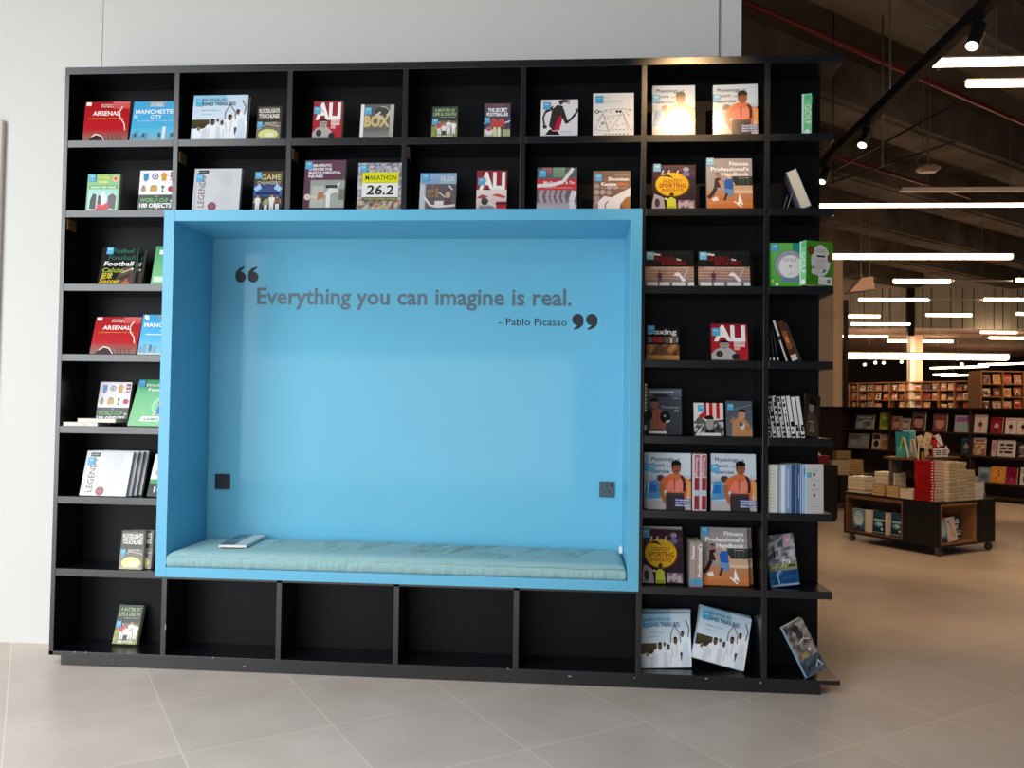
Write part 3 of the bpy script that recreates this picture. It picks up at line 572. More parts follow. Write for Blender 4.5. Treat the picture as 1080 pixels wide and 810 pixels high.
def art_boxer(a):
    a.rect(0, 0, 1, 1, '5a626c', '4c545e'); a.line([(0, .7), (1, .9)], .04, '6c747e'); a.line([(0, .5), (1, .74)], .03, '646c76')
    a.poly([(.2, 0), (.24, .4), (.46, .54), (.76, .46), (.98, .2), (.98, 0)], 'b8845c'); a.ell(.6, .6, .14, .13, 'c08c68'); a.ell(.62, .68, .15, .09, '241c1a', 16, 0, 180)
    a.line([(.3, .46), (.18, .4), (.32, .52)], .12, 'a87450'); a.ell(.62, .28, .1, .1, 'd0c8c0'); a.ell(.56, .34, .08, .06, '5c4c44'); a.line([(.94, .2), (.7, .26)], .14, 'a87450')
def art_sea_box(a):
    a.rect(0, .36, 1, 1, '8c9098', '9c9ca4'); a.rect(0, 0, 1, .36, '2c6ca4', '2c7cb4')
    a.photo(0, .44, 1, 1, ['9ca0a8', '4c5460', 'b8b8bc', '3a424c', 'c4c4c8', '7c828c'], 9, 10, 13); a.rect(0, .3, 1, .36, '8c8c6c'); a.rect(.5, .42, .76, .5, 'f0f0f0'); a.text('MOBY', .53, .43, .05, '2c3a48', .2, bold=.03)
    a.poly([(.62, .98), (.62, .84), (.74, .74), (.9, .84), (.9, 1)], 'c09ca4'); a.circ(.76, .88, .06, 'e0c8c8'); a.rect(.22, .56, .27, .7, '1c2430'); a.rect(.34, .58, .38, .7, '1c2430'); a.photo(0, .36, 1, .43, ['b4a868', '3c4034', '88a08c', 'd0c890', '28302c'], 10, 2, 21)
    a.photo(.02, .02, .98, .3, ['245c94', '1c4c80', '3c84b8', '184470'], 6, 4, 3); a.line([(.3, .06), (.26, .24), (.4, .3)], .04, 'a8d0e8'); a.rect(0, 0, 1, .04, '8ca8cc')
def art_grey_action(a):
    a.rect(0, 0, 1, 1, '5a5a60', '6c6260'); a.photo(0, .3, 1, 1, ['8c7c78', '6a5c58', '3c3c40', '9c9490', '4a4440', 'ac9c94'], 7, 10, 31); a.ell(.5, .86, .16, .08, '2c2c2c'); a.ell(.55, .74, .16, .08, '3a3838')
    a.line([(.3, .6), (.6, .66), (.9, .6)], .04, 'd4ccc4'); a.rect(.2, .34, .5, .42, 'a08844'); a.photo(0, 0, 1, .32, ['3c4450', '2c343e', '5c6874', '48525c'], 6, 4, 17); a.circ(.66, .44, .07, 'd8d8d4'); a.line([(.6, .1), (.8, .2), (.9, .08)], .04, 'ccd4dc')
def art_darkwoman(a):
    a.rect(0, 0, 1, 1, '4a443c', '2c2a26'); a.ell(.42, .72, .18, .16, 'a8988c'); a.ell(.5, .76, .3, .18, '1c1816', 18, 0, 180); a.poly([(.1, .2), (.2, .56), (.7, .56), (.9, .3), (.9, .0), (.1, 0)], '6a5440'); a.poly([(.3, .1), (.4, .3), (.6, .3), (.7, .1)], '8c847c'); a.rect(.3, .34, .6, .36, 'e8e0d8'); a.rect(.34, .12, .7, .14, 'd8d4cc')
def art_white_marks(a):
    a.rect(0, 0, 1, 1, 'c6c4c6', 'cccaca'); a.text('FIT', .4, .84, .04, '9c989c', .3)
    for y, c in ((.76, '4c2440'), (.55, '3c3c44'), (.34, '6c3c30')): a.rect(.42, y, .52, y + .06, c)
    for y in (.66, .46): a.text('RUN', .3, y, .03, '8c888c', .4)
    for y in (.2, .14): a.rect(.24, y, .74, y + .008, 'a09ca0')
def art_white(a): a.rect(0, 0, 1, 1, 'e6e2dc')
def art_silverbook(a):
    a.rect(0, 0, 1, 1, 'b0b0bc', '9ca4b4'); a.photo(.02, .1, .98, .9, ['a8a8b8', '8c94a4', 'c4c0cc', '98a0b0'], 6, 8, 41)
def art_booklet(a):
    a.rect(0, 0, 1, 1, '3c5060', '8c98a0'); a.poly([(0, .3), (.5, .9), (.1, 1), (0, 1)], '20303c'); a.rect(.55, .0, 1, 1, 'c8d0d0', 'd8dcd8')

def art_blue_city_cut(a):
    a.rect(0, 0, 1, 1, '49b4dc', '2e9ed4'); a.rect(0, 0, 1, .33, '7fb6c8', '49b4dc')
    for x, h in ((.02, .2), (.14, .26), (.3, .16), (.44, .22)): a.rect(x, 0, x + .1, h, '5f98b0')
    a.rect(.0, 0, 1, .04, 'c6d6da'); a.rect(.32, .1, .4, .24, '1f5a78'); a.rect(.45, .88, 1, 1, '7d96a6')
    a.text('MANCHES', .08, .69, .10, 'ffffff', .9, bold=.012); a.text('CIT', .6, .56, .09, 'ffffff', .26, bold=.01); a.rect(.16, .49, 1, .51, 'e6eef2'); a.rect(.1, .86, .2, .97, 'd8ecf6'); a.rect(.06, .9, .14, .985, 'eef4f8')
def art_objects_cut(a):
    a.rect(0, .4, 1, 1, 'eeecf2'); a.rect(0, 0, 1, .4, '34403a'); a.rect(0, .3, 1, .4, '5c9c64'); a.circ(.5, .84, .2, '60646c'); a.circ(.5, .84, .12, 'e8e8ec'); a.ell(.4, .56, .2, .08, 'd0b070'); a.text('100', .3, .1, .12, 'f4f4f4', .68, bold=.035)
def art_green_cut(a):
    a.rect(0, 0, 1, 1, '8ccc94', '3c9c64'); a.rect(.2, .78, .5, .9, 'e8f4ec'); a.rect(.1, .06, .9, .2, 'd8ecd8')
# kind: (art, spine art, cover colour, spine colour, hardback, sticker position or None)
KIND = {
 'blue_city_cut': (art_blue_city_cut, None, '2e8ec4', '2a80b4', 1, None), 'objects_cut': (art_objects_cut, None, '2c3834', '2c3834', 1, None), 'green_cut': (art_green_cut, None, '6cb884', '6cb884', 0, None),
 'red_stadium': (art_red_stadium, None, 'a8141c', '8a1018', 1, None), 'blue_city': (art_blue_city, None, '2e8ec4', '2a80b4', 1, None),
 'cricket_white': (art_cricket_white, None, 'd8dee6', 'b8d4e8', 1, (.055, .75)), 'floodlight': (art_floodlight, None, '34322e', '302e2a', 0, (.04, .36)),
 'ali': (art_ali, None, '8e1c2a', '8e1c2a', 0, (.03, .66)), 'ali_second': (art_ali_second, None, '8e1c2a', '8e1c2a', 0, (.05, .62)), 'box': (art_box, None, '5a5856', 'dcdcd8', 0, (.12, .7)),
 'matter': (art_matter, None, '1f2a1c', 'a8c4d0', 0, (.03, .42)), 'secret': (art_secret, None, '30284a', '2a2a44', 0, (.02, .4)), 'runner': (art_runner, None, 'e4e2e8', 'e4e2e8', 0, (.06, .73)),
 'diagram': (art_diagram, None, 'ece8e2', 'ece8e2', 0, (.06, .76)), 'physiology': (art_physiology, spine_physiology, 'b8c0c8', 'd8c4c8', 1, (.0, .665)), 'physiology_plain': (art_physiology, spine_physiology, 'b8c0c8', 'd8c4c8', 1, (.0, .665)),
 'green_kids': (art_green_kids, None, '8cbc90', '8cbc90', 0, (.05, .8)), 'objects': (art_objects, None, '2c3834', '2c3834', 1, None), 'legends': (art_legends, None, 'a8aaae', '9ca0a6', 1, (.055, .68)),
 'changers': (art_changers, None, '4a4a50', 'c8d0d8', 0, (.04, .8)), 'therapy': (art_therapy, None, '5c3c48', '5c3c48', 0, (.02, .82)), 'marathon': (art_marathon, None, 'a8a8ac', 'a8a8ac', 0, (.05, .8)),
 'greyphoto': (art_greyphoto, None, 'a8b0b8', 'a8b0b8', 0, (.05, .78)), 'redlife': (art_redlife, None, '9c9ca4', 'b84448', 0, (.05, .76)), 'karate': (art_karate, None, '80604c', '80604c', 0, (.05, .72)),
 'insights': (art_insights, None, '2c2228', '2c2228', 1, (.03, .85)), 'handbook': (art_handbook, spine_handbook, 'a49c98', 'a49c98', 1, (.0, .86)), 'world_football': (art_world_football, None, '16181a', '16181a', 0, (.14, .8)),
 'green_guide': (art_green_guide, None, '6cb884', '6cb884', 0, (.02, .84)), 'boxhist': (art_boxhist, None, '16181c', '14161a', 1, (.03, .74)), 'golf_disc': (art_golf_disc, spine_golf, '5cac48', '78cc90', 1, (.06, .8)),
 'golf_back': (art_golf_back, spine_golf, '468c20', '78cc90', 1, None), 'boxing': (art_boxing, None, '24201e', '24201e', 0, (.04, .8)), 'portrait': (art_portrait, None, '3a3c42', '3a3c42', 1, None),
 'ali_flag': (art_ali_flag, None, '4c4c4c', '4c4c4c', 0, (.14, .72)), 'boxer': (art_boxer, None, '4c545e', '4c545e', 0, (.06, .74)), 'sea_box': (art_sea_box, None, '2c6ca4', '8ca8cc', 1, None),
 'grey_action': (art_grey_action, None, '4c4c54', '9cc4dc', 1, None), 'darkwoman': (art_darkwoman, None, '3a342c', '3a342c', 0, None), 'white_marks': (art_white_marks, None, 'c6c4c6', 'a8c8dc', 0, (.04, .74)),
 'white': (art_white, None, 'e6e2dc', 'e6e2dc', 0, None), 'silverbook': (art_silverbook, None, '9ca0ac', '9ca0ac', 1, None),
}
# ------------------------------------------------------------------ books
M_print = mat('printed_cover', 'ffffff', 0.15, spec=0.38, attr=True)
M_printmatt = mat('printed_matt', 'ffffff', 0.6, spec=0.3, attr=True)
M_pages = mat('page_edges', 'd9cfb8', 0.85, spec=0.1, noise=(90, 0.16, (0.3, 60, 0.3)))
M_pagesw = mat('white_page_edges', 'e6e2d8', 0.8, spec=0.1, noise=(90, 0.1, (0.3, 60, 0.3)))
M_sticker = mat('blue_sticker', '4ea8d2', 0.35, spec=0.5)
M_stickerl = mat('sticker_print', '8fcbe6', 0.35)
_BK = {}
def cover_mesh(key, art, spine, col, scol, hard, w, h, t):
    ct = 0.0025 if hard else 0.0009
    mb = MB(); c = lin(col)
    mb.rbox(-w / 2, 0, 0, w / 2, ct, h, ct * .3, 0, c); mb.rbox(-w / 2, t - ct, 0, w / 2, t, h, ct * .3, 0, c)
    mb.box(-w / 2, ct, 0, -w / 2 + ct, t - ct, h, 0, lin(scol))
    art(Art(mb, w, h, lambda x, y, z: (x - w / 2, -z, y)))
    if spine: spine(Art(mb, t, h, lambda x, y, z: (-w / 2 - z, t - x, y)))
    return mb.mesh('cover', [M_print])
def book(kind, w, h, t, loc, label, lean=0.0, yaw=0.0, roll=0.0, group=None, name='book', sticker=True, pages=None):
    art, spine, col, scol, hard, st = KIND[kind]
    key = (kind, w, h, t, pages)
    if key not in _BK:
        ct = 0.0025 if hard else 0.0009; ins = 0.003 if hard else 0.0003
        pb = MB(); pb.box(-w / 2 + ct, ct, ins, w / 2 - ins, t - ct, h - ins)
        sm = None
        if st:
            s = min(.036, .22 * w); sb = MB(); x0 = -w / 2 + st[0] * w; z0 = st[1] * h
            sb.rbox(x0, -.0042, z0, x0 + s, -.0001, z0 + s * 1.1, .0004)
            sb.quad((x0 + s * .2, -.0043, z0 + s * .62), (x0 + s * .8, -.0043, z0 + s * .62), (x0 + s * .8, -.0043, z0 + s * .86), (x0 + s * .2, -.0043, z0 + s * .86), 1)
            sm = sb.mesh('price_sticker', [M_sticker, M_stickerl])
        _BK[key] = (cover_mesh(key, art, spine, col, scol, hard, w, h, t), pb.mesh('page_block', [pages or M_pages]), sm)
    cm, pm, sm = _BK[key]
    o = thing(name, label, 'book', group=group)
    ln = math.radians(lean)
    o.rotation_mode = 'YXZ'; o.rotation_euler = (-ln, math.radians(roll), math.radians(yaw))
    lift = t * math.sin(ln) if ln > 0 else 0.0
    o.location = (loc[0], loc[1], loc[2] + lift + 0.0004 + abs(math.sin(math.radians(roll))) * w / 2)
    inst('cover', cm, o); inst('page_block', pm, o)
    if sm is not None and sticker: inst('price_sticker', sm, o)
    return o
# ------------------------------------------------------------------ the black shelving unit
M_blackin = mat('matt_black_back', '070a10', 0.5, spec=0.2)
SZ = [2.717, 2.350, 1.966, 1.601, 1.228, 0.865, 0.493, 0.071]       # top of each shelf, from the top row down
P = 0.60; D = 0.233; T = 0.037; DV = 0.0135; XL = -0.0064; XW = 3.919; XT = 3.958; TOP = 3.103
unit = thing('bookcase', 'tall black shelving unit against the white wall with a blue alcove set in it', 'bookcase', (0, 0, 0))
def part(name, mb, m, bevel=0.0012): return mb.build(name, m, unit, bevel=bevel)
for x0, x1, z0, z1 in ((XL, P + DV - .003, .05, TOP), (5 * P - DV + .003, XW, .05, TOP), (P + DV - .003, 5 * P - DV + .003, SZ[1] - T, TOP), (P + DV - .003, 5 * P - DV + .003, .05, SZ[6] - .001)):
    b = MB(); b.box(x0, D, z0, x1, D + .012, z1); part('back_panel', b, M_blackin, 0)
b = MB(); b.box(XL, 0, .0503, XL + .0235, D, TOP - T); part('side_panel', b, M_blackl)
b = MB(); b.box(XL, 0, TOP - T, XT, D, TOP); part('top_board', b, M_blackl)
b = MB(); b.box(XL, 0, .0503, XT, D, .071); part('bottom_board', b, M_blackl)
b = MB(); b.box(.0566, .004, 0, 3.868, D - .02, .05); part('plinth', b, M_blackl)
for i in (1, 5, 6):
    b = MB(); b.box(i * P - DV, 0, .071, i * P + DV, D, TOP - T); part('divider', b, M_blackl)
for i in (2, 3, 4):
    b = MB(); b.box(i * P - DV, 0, SZ[1], i * P + DV, D, TOP - T); part('divider', b, M_blackl)
    b = MB(); b.box(i * P - DV, 0, .071, i * P + DV, D, SZ[6] - T); part('divider', b, M_blackl)
def shelf(z, x0, x1):
    b = MB(); b.box(x0, 0.0006, z - T, x1, D, z); part('shelf', b, M_blackl)
for r in range(7):
    z = SZ[r]
    shelf(z, XL + .0235, P - DV); shelf(z, 5 * P + DV, 6 * P - DV); shelf(z, 6 * P + DV, XW)
    if r in (0, 1, 6):
        for c in range(1, 5): shelf(z, c * P + DV, (c + 1) * P - DV)
# small bare-wood cleats under the shelves
M_cleat = mat('bare_wood', '7a5a34', 0.7, noise=(20, .25, (1, 1, 8)))
for x, z, s in ((P + DV, 2.632, 1), (2 * P + DV, 2.642, 1), (3 * P + DV, 2.645, 1), (XL + .0235, 2.281, 1)):
    b = MB(); b.rbox(x, .012, z - .028, x + .007, .085, z + .028, .001); b.tube([(x + .0065, .05, z), (x + .0085, .05, z)], .006, 8, 1)
    part('shelf_cleat', b, [M_cleat, M_steel], 0)
# a few chips of the laminate along the lower edges
M_chip = mat('chipped_edge', 'b9b6ae', .8)
b = MB()
R = random.Random(4)
for x, z in ((.13, .0705), (.19, .0705), (.86, .0695), (2.36, .07), (2.98, .05), (3.58, .05), (1.02, .03), (2.66, .045), (3.32, .06)):
    w = .004 + R.random() * .012; b.box(x, -.0008, z - .003, x + w, .0035, z + .001)
b.box(P + DV - .004, -.0008, .20, P + DV, .002, .225)
part('edge_wear', b, M_chip, 0)

# ------------------------------------------------------------------ the blue alcove seat
LT = [0.9242, 2.6531, 1.9062, 0.0864, 2.2626, 2.6292, 1.7974, 0.0384]
QM = [[0.7978, 2.023, 0.1323, 0.0896], [2.6548, 1.7748, 0.1377, 0.0872]]
SK = [[0.7125, 0.7963, 0.8857, 0.968], [2.8113, 2.8904, 0.889, 0.9709]]
M_blue = mat('shaded_blue_paint', '62b6da', 0.33, spec=0.5, noise=(1.3, .015, (1, 1, 1)))  # deeper than the back panel: shade of the inner sides put into colour
M_bluep = mat('blue_gloss_panel', '72c0de', 0.07, spec=0.13, noise=(.9, .02, (1, 1, 1)))
M_letter = mat('grey_lettering', '56707e', 0.5)
M_lettd = mat('dark_lettering', '1c2830', 0.5)
ax0, ax1, az0, az1, ay0, ay1, FT = P + DV - .001, 5 * P - DV + .001, 0.4935, 2.320, -.1228, .322, .055
alc = thing('alcove_seat', 'light blue box alcove with a quotation on its back and a seat ledge', 'seat', (0, 0, 0))
b = MB(); b.box(ax0, ay0, az0, ax0 + FT, ay1, az1); b.build('side_panel', M_blue, alc, bevel=.0015)
b = MB(); b.box(ax1 - FT, ay0, az0, ax1, ay1, az1); b.build('side_panel', M_blue, alc, bevel=.0015)
b = MB(); b.box(ax0 + FT, ay0, az1 - FT, ax1 - FT, ay1, az1); b.build('top_panel', M_blue, alc, bevel=.0015)
b = MB(); b.box(ax0 + FT, ay0, az0, ax1 - FT, ay1, az0 + .049); b.build('seat_board', M_blue, alc, bevel=.0015)
b = MB(); b.box(ax0, .322, az0, ax1, .338, az1); b.build('back_panel', M_bluep, alc)
ay_back = .322
def flat_text(s, x0, x1, zb, cap, name, m, bold=0.0):
    vs, fs, a, c = text_mesh(s, bold)
    sx = (x1 - x0) / (c - a); sy = cap / CAP
    b = MB(); b.add([(x0 + (px - a) * sx, ay_back - .0006, zb + py * sy) for px, py in vs], fs)
    o = b.build(name, m, alc); return o
def words_text(s, x0, x1, zb, cap, name, m, bold=0.0):
    _, _, a, c = text_mesh(s, bold); k = (x1 - x0) / (c - a); done = ''
    for w in s.split(' '):
        done += (' ' if done else '') + w
        _, _, wa, wc = text_mesh(w, bold); end = text_mesh(done, bold)[3]
        st = end - (wc - wa)
        flat_text(w, x0 + (st - a) * k, x0 + (end - a) * k, zb, cap, name, m, bold)
words_text('Everything you can imagine is real.', LT[0], LT[1], LT[2], LT[3], 'lettering', M_letter, .022)
words_text('- Pablo Picasso', LT[4], LT[5], LT[6], LT[7], 'lettering', M_lettd, 0.004)
def quote_mark(x0, z0, w, h, flip):
    b = MB()
    for k in (0, 1):
        cx = x0 + w * (.23 + .54 * k); r = w * .225
        pts = []
        # round body with a tapering tail that hooks over
        for i in range(25):
            t = math.radians(-200 + i * 250 / 24); pts.append((cx + r * math.cos(t), z0 + r + r * math.sin(t)))
        tail = [(cx + r * .2, z0 + 2.05 * r), (cx - r * .1, z0 + 2.6 * r), (cx + r * .55, z0 + h * .93), (cx + r * .7, z0 + h), (cx - r * .2, z0 + h * .93), (cx - r * .95, z0 + h * .7), (cx - r * 1.0, z0 + 1.2 * r)]
        poly = []
        for i in range(28):
            t = math.radians(180 + i * 270 / 27); poly.append((cx + r * math.cos(t), z0 + r + r * math.sin(t)))
        poly += [(cx + r * .05, z0 + 2.05 * r), (cx + r * .1, z0 + h * .74), (cx + r * .75, z0 + h * .93), (cx + r * .6, z0 + h), (cx - r * .35, z0 + h * .88), (cx - r * .95, z0 + h * .66)]
        if flip:
            mx, mz = x0 + w / 2, z0 + h / 2; poly = [(2 * mx - px, 2 * mz - pz) for px, pz in poly]
        n = len(b.v); b.add([(px, ay_back - .0006, pz) for px, pz in poly], [tuple(range(len(poly)))])
    return b.build('quotation_mark', M_lettd, alc)
quote_mark(*QM[0], False); quote_mark(*QM[1], True)
M_plate = mat('dark_socket_plate', '1f262c', 0.35, spec=.5)
M_platel = mat('grey_socket_plate', '46545f', 0.35, spec=.5)
for (x0, x1, z0, z1), m in ((SK[0], M_plate), (SK[1], M_platel)):
    b = MB(); b.rbox(x0, ay_back - .009, z0, x1, ay_back, z1, .002)
    cx, cz = (x0 + x1) / 2, (z0 + z1) / 2
    for dx, dz in ((0, .016), (-.012, -.012), (.012, -.012)): b.box(cx + dx - .003, ay_back - .0094, cz + dz - .004, cx + dx + .003, ay_back - .009, cz + dz + .004, 1)
    b.box(cx + .018, ay_back - .012, cz + .014, cx + .028, ay_back - .009, cz + .03, 1)
    b.build('socket_plate', [m, M_black], alc)

# seat cushion with gathered fabric
M_cush = mat('teal_fabric', '9ac2c5', 0.85, spec=0.15, noise=(230, .14, (1, 3, 1)), bump=(300, .45))
cu = thing('seat_cushion', 'long pale teal fabric cushion on the blue alcove ledge', 'cushion', ((ax0 + ax1) / 2, 0, az0 + .05))
def cushion():
    mb = MB(); x0, x1 = ax0 + FT + .004 - (ax0 + ax1) / 2, ax1 - FT - .006 - (ax0 + ax1) / 2; y0, y1 = ay0 + .006, ay_back - .004; H = .078
    nx, ny = 420, 44; R = random.Random(11)
    folds = [(x0 + .25 + R.random() * (x1 - x0 - .5), y0 + .02 + R.random() * .22, .10 + R.random() * .22, .9 + R.random() * .5, (.003 + R.random() * .0065) * (-1 if R.random() < .2 else 1)) for _ in range(130)]
    def top(x, y):
        u = (y - y0) / (y1 - y0)
        e = min(x - x0, x1 - x, y - y0, y1 - y); z = H - .022 * math.exp(-e / .018) + .006 * math.sin((x - x0) * 2.1)
        for fx, fy, ln, sl, am in folds:
            d = (x - fx) - sl * .55 * (y - fy); t = (y - fy) / ln
            if abs(d) < .04 and 0 < t < 1: z += am * math.exp(-(d / .0062) ** 2) * math.sin(t * PI) - am * .5 * math.exp(-((d - .012) / .008) ** 2) * math.sin(t * PI)
        return z
    V = []
    for j in range(ny + 1):
        for i in range(nx + 1):
            x = x0 + (x1 - x0) * i / nx; y = y0 + (y1 - y0) * j / ny; V.append((x, y, top(x, y)))
    F = []
    for j in range(ny):
        for i in range(nx): a = j * (nx + 1) + i; F.append((a, a + 1, a + nx + 2, a + nx + 1))
    # front, back and end faces: bulging side wall
    ring = [(i, 0) for i in range(nx + 1)] + [(nx, j) for j in range(1, ny + 1)] + [(i, ny) for i in range(nx - 1, -1, -1)] + [(0, j) for j in range(ny - 1, 0, -1)]
    idx = [j * (nx + 1) + i for i, j in ring]; prev = idx
    for lv, (f_, bul) in enumerate(((.8, .008), (.5, .012), (.2, .007), (0.0, 0.0))):
        cur = []
        for k, (i, j) in enumerate(ring):
            x, y, z = V[idx[k]]; ny_ = -1 if j == 0 else (1 if j == ny else 0); nx_ = -1 if i == 0 else (1 if i == nx else 0)
            wob = .0012 * math.sin(x * 41 + lv) * math.sin(x * 7) + .0012 * math.sin(x * 97 + .8 * lv) * math.sin(x * 13 + 1) + .0009 * math.sin(x * 210 + .5 * lv) * math.sin(x * 5)
            yy = y + ny_ * (bul if ny_ < 0 else 0) * .9 + (wob if ny_ < 0 else 0)
            cur.append(len(V)); V.append((x + nx_ * bul * .2, yy, (z - .002) * f_))
        n = len(ring)
        for k in range(n): F.append((prev[k], cur[k], cur[(k + 1) % n], prev[(k + 1) % n]))
        prev = cur
    F.append(tuple(reversed(prev)))
    mb.add(V, F); return mb
o = cushion().build('cover', M_cush, cu, smooth=True)
# piping seam of the lower and upper front edges
b = MB(); hx = (ax1 - ax0) / 2 - FT - .01
b.tube([(-hx + 2 * hx * i / 60, ay0 + .002 + .0014 * math.sin(i * 1.7), .052 + .002 * math.sin(i * .9)) for i in range(61)], .0022, 6); b.build('seam', M_cush, cu, smooth=True)
b = MB(); b.rbox(hx - .012, .16, .078, hx + .004, .2, .112, .001); b.build('care_label', mat('white_label', 'f0f0f0', .6), cu)
# booklet lying on the cushion
bk = thing('booklet', 'white edged booklet lying flat on the teal cushion', 'booklet', (.955, .13, az0 + .05 + .0885), math.radians(4))
b = MB(); b.rbox(-.07, -.165, 0, .07, .165, .0012, .0004, 0, lin('dcdcd8')); b.rbox(-.07, -.165, .012, .07, .165, .0132, .0004, 0, lin('c8d0d2')); b.box(-.07, -.165, .0012, -.069, .165, .012, 0, lin('dcdcd8'))
art_booklet(Art(b, .14, .33, lambda x, y, z: (x - .07, y - .165, .0132 + z)))
b.build('cover', M_print, bk)
b = MB(); b.box(-.0685, -.1645, .0012, .0697, .1645, .012); b.build('page_block', M_pagesw, bk)
